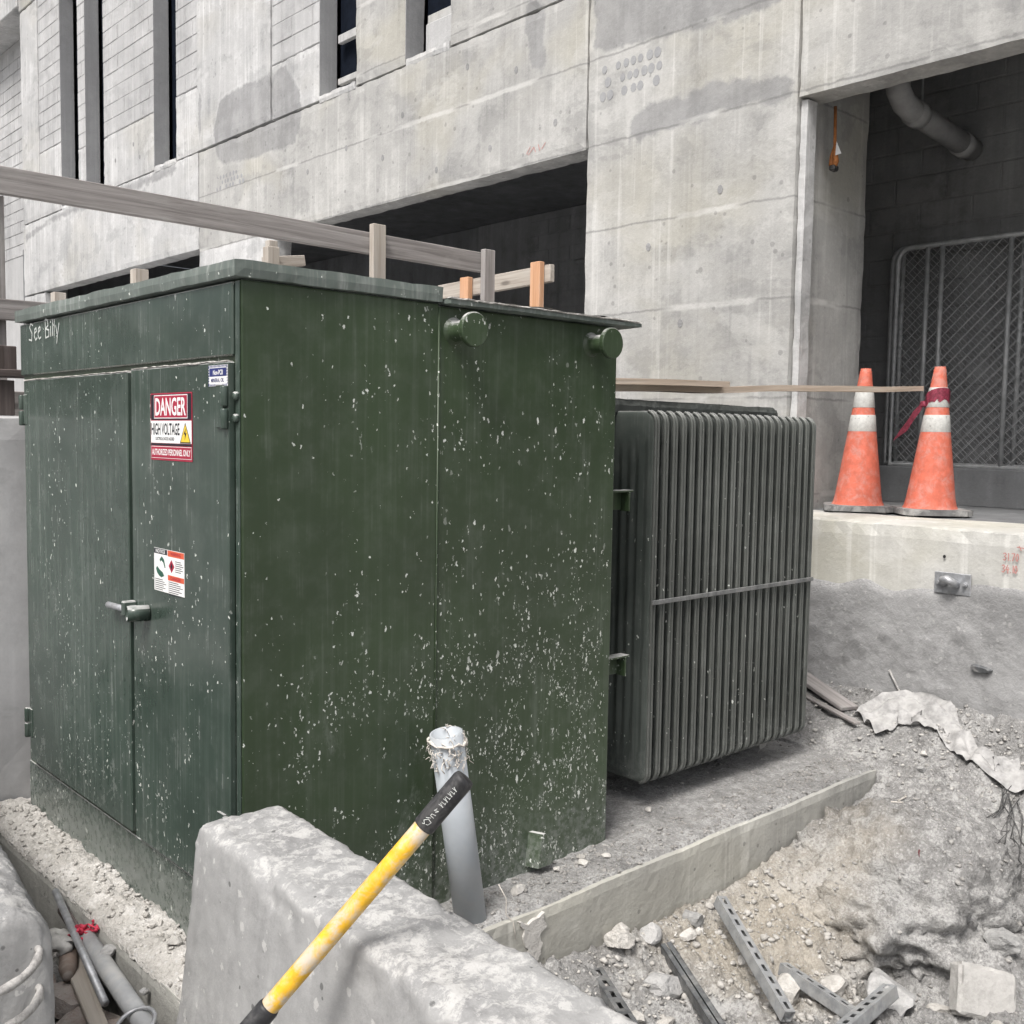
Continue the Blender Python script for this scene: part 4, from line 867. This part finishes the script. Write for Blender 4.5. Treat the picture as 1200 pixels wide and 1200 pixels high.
# ================================================================== CONES AND PLANK
def cone(c, label, tilt, rot, ribbon=False):
    g = empty('traffic_cone', c, label, 'traffic cone', 'traffic cones on the dock wall')
    H = .90; cx, cy, cz = c; tx, ty = tilt
    def P(r, z, a): return (cx+r*math.cos(a)+tx*z, cy+r*math.sin(a)+ty*z, cz+z)
    def shell(prof, n=32):
        V = [P(r, z, 2*math.pi*k/n) for r, z in prof for k in range(n)]; F = []
        for i in range(len(prof)-1):
            for k in range(n): F.append((i*n+k, i*n+(k+1) % n, (i+1)*n+(k+1) % n, (i+1)*n+k))
        F.append(tuple((len(prof)-1)*n+k for k in range(n))); return V, F
    R = lambda z: .150-(.150-.033)*(z-.04)/(H-.04)
    add('cone_body', shell([(.168, .036), (.158, .046), (R(.06)+.003, .062)]+[(R(z), z) for z in (.1, .3, .5, .7, .80, .84, .868)]+[(.036, .872), (.037, .882), (.032, .886), (.032, .90), (.027, .90), (.025, .82)]), M_CONE, g, True)
    add('white_band', shell([(R(.66)+.0012, .655), (R(.66)+.003, .658), (R(.77)+.003, .772), (R(.77)+.001, .775)]), M_BAND, g, True)
    add('white_band', shell([(R(.52)+.0012, .505), (R(.52)+.003, .508), (R(.61)+.003, .606), (R(.61)+.001, .609)]), M_BAND, g, True)
    gsc = []; r_ = random.Random(int(cx*100))
    for k in range(60):
        a = r_.uniform(0, 6.28); z = r_.choice((r_.uniform(.67, .765), r_.uniform(.515, .60))); rr_ = R(z)+.0045; da = r_.uniform(.03, .16); dz = r_.uniform(.002, .008)
        gsc.append(([P(rr_, z, a), P(rr_, z+dz*r_.uniform(-1, 2), a+da), P(rr_, z+dz, a+da*.9), P(rr_, z+dz*1.2, a+da*.1)], [(0, 1, 2, 3)]))
    add('scuff', join(*gsc), M_BAND2, g, kind='stuff')
    ca, sa = math.cos(rot), math.sin(rot); q = .205; cut = .05
    oc = [(-q+cut, -q), (q-cut, -q), (q, -q+cut), (q, q-cut), (q-cut, q), (-q+cut, q), (-q, q-cut), (-q, -q+cut)]
    bs = prism(oc, lambda u, v, d: Vector((cx+u*ca-v*sa, cy+u*sa+v*ca, cz+.008+d)), .030); b2_ = prism([(u*.97, v*.97) for u, v in oc], lambda u, v, d: Vector((cx+u*ca-v*sa, cy+u*sa+v*ca, cz+.037+d)), .006)
    ft = [xf(box(-.03, .03, -.03, .03, 0, .009), (cx+(u*ca-v*sa), cy+(u*sa+v*ca), cz)) for u, v in ((q*.7, q*.7), (-q*.7, q*.7), (q*.7, -q*.7), (-q*.7, -q*.7))]
    add('rubber_base', join(bs, b2_, *ft), M_CONEB, g)
    return g, R, P
cL = cone((4.70, .755, 1.12), 'orange traffic cone next to the pillar, left of the two', (.0, -.025), .55)
cR = cone((4.79, .325, 1.12), 'orange traffic cone with maroon ribbon tied round it, right of the two', (.0, -.03), .75)
g, R, P = cR; rb = empty('warning_ribbon', (4.79, .33, 1.75), 'maroon printed warning ribbon knotted round the right cone', 'ribbon')
nn = 30; V = []; F = []
for k in range(nn):
    a = 2*math.pi*k/nn; zt = .70+.028*math.cos(a-4.0)
    V += [P(R(zt)+.007+.003*math.sin(k*2.3), zt+.045, a), P(R(zt)+.009+.003*math.cos(k*1.7), zt-.035+.01*math.sin(k), a)]
for k in range(nn): a = 2*k; b = 2*((k+1) % nn); F.append((a, b, b+1, a+1))
add('wrap', (V, F), M_RIB, rb, True)
tp = [Vector((4.735, .365, 1.80)), Vector((4.715, .385, 1.775)), Vector((4.70, .405, 1.73)), Vector((4.675, .435, 1.675)), Vector((4.65, .465, 1.61))]; V = []; F = []
for i, p in enumerate(tp): wv = Vector((.030, -.030, .022))*(.7+.3*i/3); V += [p+wv*.9, p-wv*.9+Vector((0, 0, -.005*i))]
for i in range(len(tp)-1): F.append((2*i, 2*i+1, 2*i+3, 2*i+2))
add('tail', (V, F), M_RIB, rb, True); add('knot', xf(rock_geo(.028, .028, .03, 9), (4.738, .368, 1.80)), M_RIB, rb)
tm = lambda u, v, d: tp[2].lerp(tp[4], u)+Vector((-.003, -.004, .0))+Vector((.030, -.030, .022))*v
add('ribbon_lettering', ribbon_strokes([[(i*.11, -.5), (i*.11+.02, .5), (i*.11+.06, -.5)] for i in range(9)], tm, .05, 0), M_RIBD, rb) if False else None
pk = empty('plank', (3.2, .3, 1.76), 'long thin blond plank bridging from the radiator top to the right cone', 'plank')
board('board', (1.50, .40, 1.752), (4.74, .42, 1.885), .10, .030, M_WOODL, pk, nseg=24, warp=.012)
board('splint', (1.50, .345, 1.782), (2.66, .345, 1.818), .09, .026, M_WOODL, pk, nseg=10, warp=.006)

# ================================================================== LOOSE DEBRIS ON THE EARTH BANK
def gz(x, y):
    z = float(hgt(np.array([x]), np.array([y]))[0]); r_ = BANK.ray_cast(Vector((x, y, 1)), Vector((0, 0, -1)))
    return max(z, r_[0].z) if r_[0] is not None else z
def gzs(x, y): return np.array([gz(float(a), float(b)) for a, b in zip(x, y)])
def strut(name, a, b, roll_, mat, label, w_=.041, h_=.041, slot=True):
    """slotted U channel: web with real slots plus two flanges"""
    a, b = Vector(a), Vector(b); d, s, u = frame(b-a); Ln = (b-a).length
    cr, sr = math.cos(roll_), math.sin(roll_); s, u = s*cr+u*sr, u*cr-s*sr
    V = []; F = []; th = .0026
    def quad(p, q, r_, t_): k = len(V); V.extend([p, q, r_, t_]); F.append((k, k+1, k+2, k+3))
    def sheet(o, ax, ay, L1, L2, nrm):   # thin plate
        c = [o, o+ax*L1, o+ax*L1+ay*L2, o+ay*L2]; k = len(V); V.extend(c+[q+nrm*th for q in c])
        F.extend([(k, k+1, k+2, k+3), (k+7, k+6, k+5, k+4), (k, k+4, k+5, k+1), (k+1, k+5, k+6, k+2), (k+2, k+6, k+7, k+3), (k+3, k+7, k+4, k)])
    n = max(1, int(Ln/.05)); pit = Ln/n
    for i in range(n):
        o = a+d*(i*pit)-s*w_/2
        if slot:
            sheet(o, d, s, pit, w_*.33, u); sheet(o+s*w_*.67, d, s, pit, w_*.33, u); sheet(o+s*w_*.33, d, s, pit*.22, w_*.34, u); sheet(o+s*w_*.33+d*pit*.78, d, s, pit*.22, w_*.34, u)
        else: sheet(o, d, s, pit, w_, u)
    for sg in (-1, 1):
        o = a+s*sg*w_/2; sheet(o, d, -u, Ln, h_, s*(-sg)); sheet(o-u*h_, d, -s*sg, Ln, .018, u)  # inturned lips widened so the channel looks dark through its slots
    return add(name, (V, F), mat, None, False, label, 'strut channel')
def lay(x, y, dz=0): return (x, y, gz(x, y)+dz)
strut('strut_channel', (1.80, -.345, -.165), (1.56, -.80, -.33), .2, M_STRUT, 'longest pale slotted steel channel slanting down the earth bank')
strut('strut_channel', (1.90, -.56, -.375), (1.80, -.93, -.375), .2, M_STRUT, 'thin slotted steel channel lying beneath the longest one')
strut('strut_channel', (1.63, -.95, -.335), (1.985, -.93, -.335), .25, M_STRUT, 'short slotted steel channel lying crosswise at the bottom edge', .05)
strut('strut_channel', (1.135, -.315, -.225), (1.00, -.62, -.27), .15, M_STRUTD, 'dark slotted channel stub wedged beside the barrier', .05)
strut('strut_channel', (1.475, -.345, -.275), (1.27, -.73, -.33), 3.0, M_STRUTD, 'dark open steel channel lying trough-up in the pale rubble')
RK = [ # x, y, sx, sy, sz, rot, label, mat
 (1.30, -.275, .075, .055, .038, .3, 'flat white rock against the plinth edge behind the barrier', M_ROCK),
 (1.335, -.25, .05, .035, .04, 1.2, 'blocky white rock leaning on the plinth face', M_ROCK),
 (1.33, -.44, .10, .055, .05, -.5, 'largest oval pale rock lying in the rubble before the dark channel', M_ROCKG),
 (1.70, -.29, .06, .05, .05, .9, 'rough grey-brown rock beneath the plinth edge, furthest right of the cluster', M_ROCKG),
 (1.62, -.33, .05, .03, .03, .2, 'small rounded rock just below the rough grey-brown rock', M_ROCK),
 (1.13, -.50, .055, .035, .025, .8, 'angular white chip beside the dark channel stub', M_ROCK),
 (1.22, -.55, .045, .035, .03, 2., 'blocky white rock touching the dark open channel', M_ROCK),
 (1.10, -.58, .04, .04, .03, 1., 'small pale rock at the bottom edge beside the barrier', M_ROCK),
 (1.46, -.28, .05, .045, .04, .4, 'crumbly earth-coated rock below the plinth face', M_ROCKG),
 (1.85, -.62, .07, .06, .05, .6, 'grey-white stone under the crossing channels', M_ROCK),
 (1.98, -.72, .08, .05, .04, .1, 'flat pale stone between the channels and the bank hollow', M_ROCK),
 (2.13, -.86, .16, .10, .11, .7, 'big grey boulder lodged in the hollow of the bank', M_ROCKG),
 (3.46, -.33, .045, .022, .018, .5, 'small flat pale stone on the bank below the sheet', M_ROCK),
 (3.33, -.38, .028, .022, .02, 1.5, 'little round stone lower down the bank below the sheet', M_ROCKG),
 (2.62, -1.06, .10, .07, .06, .3, 'pale rock at the right edge above the broken slab', M_ROCKG),
 (2.20, -1.22, .07, .05, .05, .1, 'tan rock in the bottom right corner', M_ROCK),
 (2.24, -1.0, .05, .04, .035, 2.2, 'small pale rock left of the broken slab', M_ROCK),
]
for i, (x, y, a, b, c, rz, lb, m) in enumerate(RK):
    add('rock', xf(rock_geo(a, b, c, 100+i, 3), (x, y, gz(x, y)+c*.45), rz, .1*math.sin(i), .1*math.cos(i)), m, None, False, lb, 'rock', 'larger rocks on the bank')
PR_ = [(.978, -.095, .036, .028, .02, 'white rock on the plinth just right of the conduit'), (1.20, -.06, .022, .018, .013, 'first small stone right of the white rock on the plinth'), (1.30, -.09, .026, .02, .015, 'small flat stone near the plinth edge by the tank corner'), (1.34, -.045, .02, .018, .013, 'small stone tucked at the tank bottom corner'), (1.90, .10, .024, .018, .013, 'lone pale pebble on the grit below the radiator'), (1.42, -.10, .022, .02, .014, 'pale pebble on the plinth just past the tank corner')]
for i, (x, y, a, b, c, lb) in enumerate(PR_):
    add('rock', xf(rock_geo(a, b, c, 200+i, 2), (x, y, float(hf_right(np.array([x]), np.array([y]))[0])+c*.6), i), M_ROCK, None, False, lb, 'rock', 'stones on the plinth')
CH = [(-.085, .26, .036, 'largest flat white chip in the rubble strip under the doors'), (-.05, .20, .027, 'second largest pale chip, beside the largest one in the rubble strip'), (-.12, .62, .020, 'pale chip midway along the rubble strip near its outer edge'), (-.045, .95, .018, 'pale chip against the base panel halfway along the rubble strip'), (-.10, 1.35, .022, 'pale chip near the far end of the rubble strip'), (-.13, .10, .022, 'pale chip at the near end of the rubble strip beside the barrier'), (-.075, .45, .019, 'pale chip in the rubble strip a little beyond the largest one')]
for i, (x, y, s_, lb) in enumerate(CH):
    add('rock', xf(rock_geo(s_, s_*.8, s_*.5, 300+i, 2), (x, y, float(hf_left(np.array([x]), np.array([y]))[0])+s_*.3), i), M_ROCK, None, False, lb, 'rock', 'chips in the rubble strip')
# broken slab with a hollow face, at lower right
add('broken_slab', xf(rough_box(-.12, .10, -.04, .04, -.06, .12, .014, .004, 7, .6, .018, .03), (2.33, -1.12, gz(2.33, -1.12)+.03), -.75, -.5, .25), M_CHUNK, None, False, 'broken concrete slab chunk standing at the lower right corner', 'rubble')
add('concrete_lump', xf(rock_geo(.13, .10, .07, 77, 3), (3.04, .36, .02)), M_CHUNK, None, False, 'grey concrete lump under the right end of the radiator', 'rubble')
# timbers and sheet at the foot of the dock wall
board('weathered_board', (3.98-.12, .72, .26), (3.62, .16, .145), .11, .022, M_WOOD, None, label='weathered board sloping down beside the radiator on the bank', cat='board')
board('thin_batten', (3.70, .55, .16), (3.45, .02, .125), 0.04, .014, M_WOOD, None, label='thin broken batten below the weathered board', cat='board')
nU, nV = 70, 22; V = []; F = []
PTH = [(3.52, .02, .10), (3.68, -.06, .14), (3.74, -.20, .12), (3.64, -.36, .07), (3.52, -.52, .055), (3.46, -.66, .06), (3.56, -.76, .10)]
def pth(t):
    q = t*(len(PTH)-1); i = min(int(q), len(PTH)-2); f = q-i; a, b = PTH[i], PTH[i+1]; return [a[k]+(b[k]-a[k])*f for k in range(3)]
for i in range(nU+1):
    t = i/nU; x, y, wd = pth(t); x2, y2, _ = pth(min(1, t+.02)); x1, y1, _ = pth(max(0, t-.02)); tx, ty = x2-x1, y2-y1; l = math.hypot(tx, ty); nx, nyy = -ty/l, tx/l
    for j in range(nV+1):
        v = (j/nV-.5)*2*wd*(1+.25*noise.noise(Vector((t*9, 1, 0)))); X = x+nx*v; Y = y+nyy*v
        fold = .032*abs(math.sin(v*34+3*t+2*noise.noise(Vector((t*5, 0, 2)))))+.04*noise.noise(Vector((X*9, Y*9, 1)))+.010*noise.noise(Vector((X*24, Y*30, 5)))
        X = min(X, 3.83)
        V.append((X, Y, gz(X, Y)*.5+.5*float(hgt(np.array([X]), np.array([Y]), False)[0])+.018+max(0, fold)))
for i in range(nU):
    for j in range(nV): a = i*(nV+1)+j; F.append((a, a+nV+1, a+nV+2, a+1))
add('fabric_sheet', (V, F), M_TARP, None, True, 'crumpled off-white fabric sheet strewn over the earth bank by the dock wall', 'sheet')
gs = []; rr = random.Random(8)
for k in range(9):
    x, y = 3.36+rr.uniform(-.04, .05), -.80+rr.uniform(-.04, .04); pts = []
    for j in range(7): pts.append((x-.075*j+rr.uniform(-.015, .015), y-.022*j+(k-4)*.006*j+rr.uniform(-.02, .02), gz(x-.075*j, y-.022*j)+.012+.03*math.exp(-j*.6)+rr.uniform(0, .015)))
    gs.append(tube(pts, rr.uniform(.0015, .0035), 5))
add('root_tangle', join(*gs), M_WIRE, None, True, 'dark tangle of wiry roots hanging at the right edge of the bank', 'roots', kind='stuff')
add('red_twig', tube([lay(2.545, -.75, .008), lay(2.53, -.76, .012), lay(2.515, -.765, .010), lay(2.50, -.775, .012)], [.0015, .004, .003, .001], 6), plain('rusty_scrap', (.16, .05, .055), .8), None, True, 'thin dark red scrap of wire sticking to the bank face', 'wire')
add('pale_wire', tube([lay(3.12, -.40, .008), lay(3.02, -.46, .008), lay(2.93, -.47, .01), lay(2.85, -.53, .008), lay(2.80, -.50, .008)], .003, 5), M_FIBRE, None, True, 'thin pale wire lying on the bank beyond the plinth corner', 'wire')
for (pts, lb) in (([(3.84, .06, .34), (3.825, -.01, .24), (3.81, -.03, .2)], 'bent dark wire stub poking from the mortar foot of the dock wall'),):
    add('wire_stub', tube(pts, .006, 6), M_REBAR, None, True, lb, 'wire')
add('painted_mortar_hole', xf(rock_geo(.02, .07, .03, 55, 2), (3.838, -.43, .43)), M_STRUTD, None, False, 'small dark jagged lump standing for a shaded hole in the mortar foot below the anchor plate', 'hole')  # dark lump gives the shade of a hole in the mortar

# ------------------------------------------------ debris in the slot left of the plinth
add('plastic_pipe', tube([(-.195, .66, -.055), (-.245, .02, -.085)], .028, 16), M_DIRTPVC, None, True, 'grey plastic pipe lying in the debris slot beside the plinth', 'pipe')
add('galvanised_tube', tube([(-.20, .92, .01), (-.275, .30, -.085)], .012, 10), M_GALV, None, True, 'slim grey metal tube on the debris beside the plastic pipe', 'tube')
board('broken_lath', (-.22, .80, -.10), (-.33, .12, -.135), .05, .02, M_WOODP, None, label='flat pale lath lying in the debris slot beneath the tubes', cat='board')
board('lath_stub', (-.20, .86, -.03), (-.215, .62, -.05), .03, .02, M_STRUT if False else M_WOODD, None, label='short dark lath end beside the plinth face', cat='board')
add('brown_cylinder', lathe((-.235, .70, -.085), (-.35, -.93, -.1), [(.012, 0), (.026, .01), (.028, .03), (.028, .12), (.02, .15), (.012, .17)], 14), plain('brown_stone', (.22, .17, .14), .7, dusty=.4), None, True, 'dusty brown cylinder lying on the bricks in the debris slot', 'cylinder')
for i, (x, y, z, rz) in enumerate(((-.30, .52, -.16, .2), (-.30, .36, -.175, .5), (-.36, .60, -.165, -.3), (-.33, .22, -.18, .9))):
    add('brick_chunk', xf(rough_box(-.055, .055, -.09, .09, -.03, .03, .025, .008, 12, .5, .012), (x, y, z), rz, .1*math.sin(i*3), .15*math.cos(i*2)), M_BRICK, None, False, ('pinkish broken brick in the debris slot, second from the bottom', 'flat pinkish brick in the debris slot, third from the bottom', 'pinkish broken brick in the debris slot, topmost', 'pale brick piece at the bottom of the debris slot')[i], 'brick', 'brick pieces in the debris slot')
gs = []; rr = random.Random(12)
for k in range(9):
    q = Vector((-.20, .68, -.03)); pts = []
    for j in range(5): pts.append(q.copy()); q += Vector((rr.uniform(-.02, .02), rr.uniform(-.035, .02), rr.uniform(-.012, .014)))
    gs.append(tube(pts, rr.uniform(.003, .007), 5))
add('red_rag', join(*gs), M_RED, None, True, 'scrap of red ribbon on the debris beside the plinth', 'rag')
add('plastic_bag', xf(rock_geo(.05, .07, .035, 61, 3, 7, .22), (-.27, .70, -.06)), M_BAG, None, True, 'crumpled clear plastic bag wedged by the barrier end in the debris slot', 'bag')
add('rock', xf(rock_geo(.035, .028, .022, 62, 2), (-.185, .50, -.035)), M_ROCKG, None, False, 'round grey stone resting against the plinth face above the pipe', 'rock')
add('rock', xf(rock_geo(.018, .016, .014, 63, 2), (-.188, .24, -.055)), M_ROCKG, None, False, 'small grey stone against the plinth face beside the lower pipe', 'rock')
add('metal_ring', tube([(-.27+.05*math.cos(a), .10+.06*math.sin(a), -.06+.02*math.cos(a)) for a in [k*math.pi/9 for k in range(18)]], .006, 8, close=True), M_GALV, None, True, 'bent metal ring at the bottom edge in the debris slot', 'ring')

# ------------------------------------------------ gravel strewn on earth, plinth and rubble strip (uncountable)
def scatter(name, label, pts, sizes, mat, seed=3):
    base = []
    for k in range(8):
        r_ = random.Random(900+k); bm = bmesh.new(); bmesh.ops.create_icosphere(bm, subdivisions=1, radius=1)
        pl = [(Vector((r_.gauss(0, 1), r_.gauss(0, 1), r_.gauss(0, 1))).normalized(), r_.uniform(.35, .72)) for _ in range(9)]
        for v in bm.verts:
            for n, d in pl:
                e = v.co.dot(n)-d
                if e > 0: v.co -= n*e
        g_ = bm_geo(bm); base.append((np.array([tuple(v) for v in g_[0]]), np.array(g_[1])))
    rg = np.random.default_rng(seed); VV = []; FF = []; k0 = 0
    for (x, y, z), s_ in zip(pts, sizes):
        Bv, Bf = base[rg.integers(8)]; a = rg.uniform(0, 6.28); sc = s_*np.array([1, rg.uniform(.6, 1), rg.uniform(.4, .8)]); q = Bv*sc
        t_ = rg.uniform(-.5, .5); q = np.c_[q[:, 0], q[:, 1]*math.cos(t_)-q[:, 2]*math.sin(t_), q[:, 1]*math.sin(t_)+q[:, 2]*math.cos(t_)]
        q = np.c_[q[:, 0]*math.cos(a)-q[:, 1]*math.sin(a), q[:, 0]*math.sin(a)+q[:, 1]*math.cos(a), q[:, 2]]+np.array([x, y, z+s_*.2])
        VV.append(q); FF.append(Bf+k0); k0 += len(q)
    V = np.concatenate(VV); F = np.concatenate(FF)
    m = bpy.data.meshes.new(name); m.vertices.add(len(V)); m.vertices.foreach_set('co', V.astype(np.float32).ravel()); m.loops.add(F.size); m.loops.foreach_set('vertex_index', F.ravel().astype(np.int32))
    m.polygons.add(len(F)); m.polygons.foreach_set('loop_start', np.arange(0, F.size, 3, dtype=np.int32)); m.update(calc_edges=True); m.validate()
    m.materials.append(mat); o = bpy.data.objects.new(name, m); COL.objects.link(o); return tag(o, label, 'gravel', kind='stuff')
n = 6500; x = rng.uniform(.35, 3.85, n); y = -.24-1.15*rng.random(n)**1.1; k = (nfbm(x, y, 2.2, 3) > -.25) ; x, y = x[k], y[k]; z = gzs(x, y); s_ = .0022+.018*rng.random(len(x))**9+.004*rng.random(len(x))**2
scatter('gravel', 'loose gravel strewn over the earth bank below the plinth', np.c_[x, y, z], s_, M_GRAV)
n = 900; x = rng.uniform(.9, 2.3, n); y = -.26-.6*rng.random(n); z = hgt(x, y); s_ = .008+.022*rng.random(n)**4
scatter('gravel', 'pale stone rubble heaped between barrier and channels', np.c_[x, y, z], s_, M_ROCK, 8)
n = 1000; x = rng.uniform(-.165, -.006, n); y = rng.uniform(-.1, 1.86, n); s_ = .002+.016*rng.random(n)**4
scatter('gravel', 'fine stone chips covering the rubble strip under the doors', np.c_[x, y, hf_left(x, y)], s_, M_ROCK, 4)
n = 5200; x = rng.uniform(.35, 3.2, n); y = np.where(rng.random(n) < .55, rng.uniform(-.2, .0, n), rng.uniform(-.1, .7, n)); k = ~((x < 1.56) & (y > -.01)); x, y = x[k], y[k]; s_ = .002+.012*rng.random(len(x))**7+.003*rng.random(len(x))
scatter('gravel', 'small grit stones dotted over the plinth top', np.c_[x, y, hf_right(x, y)], s_, M_GRAV, 6)
n = 1500; x = rng.uniform(3.25, 3.85, n); y = rng.uniform(-.9, .9, n); s_ = .004+.018*rng.random(n)**5
scatter('gravel', 'rubble chips along the foot of the dock wall', np.c_[x, y, hgt(x, y)], s_, M_GRAV, 9)
n = 260; x = rng.uniform(-.5, -.19, n); y = rng.uniform(.0, 1.1, n); s_ = .006+.02*rng.random(n)**3
scatter('gravel', 'crumbs filling the debris slot beside the plinth', np.c_[x, y, hgt(x, y)+.005], s_, M_GRAV, 10)
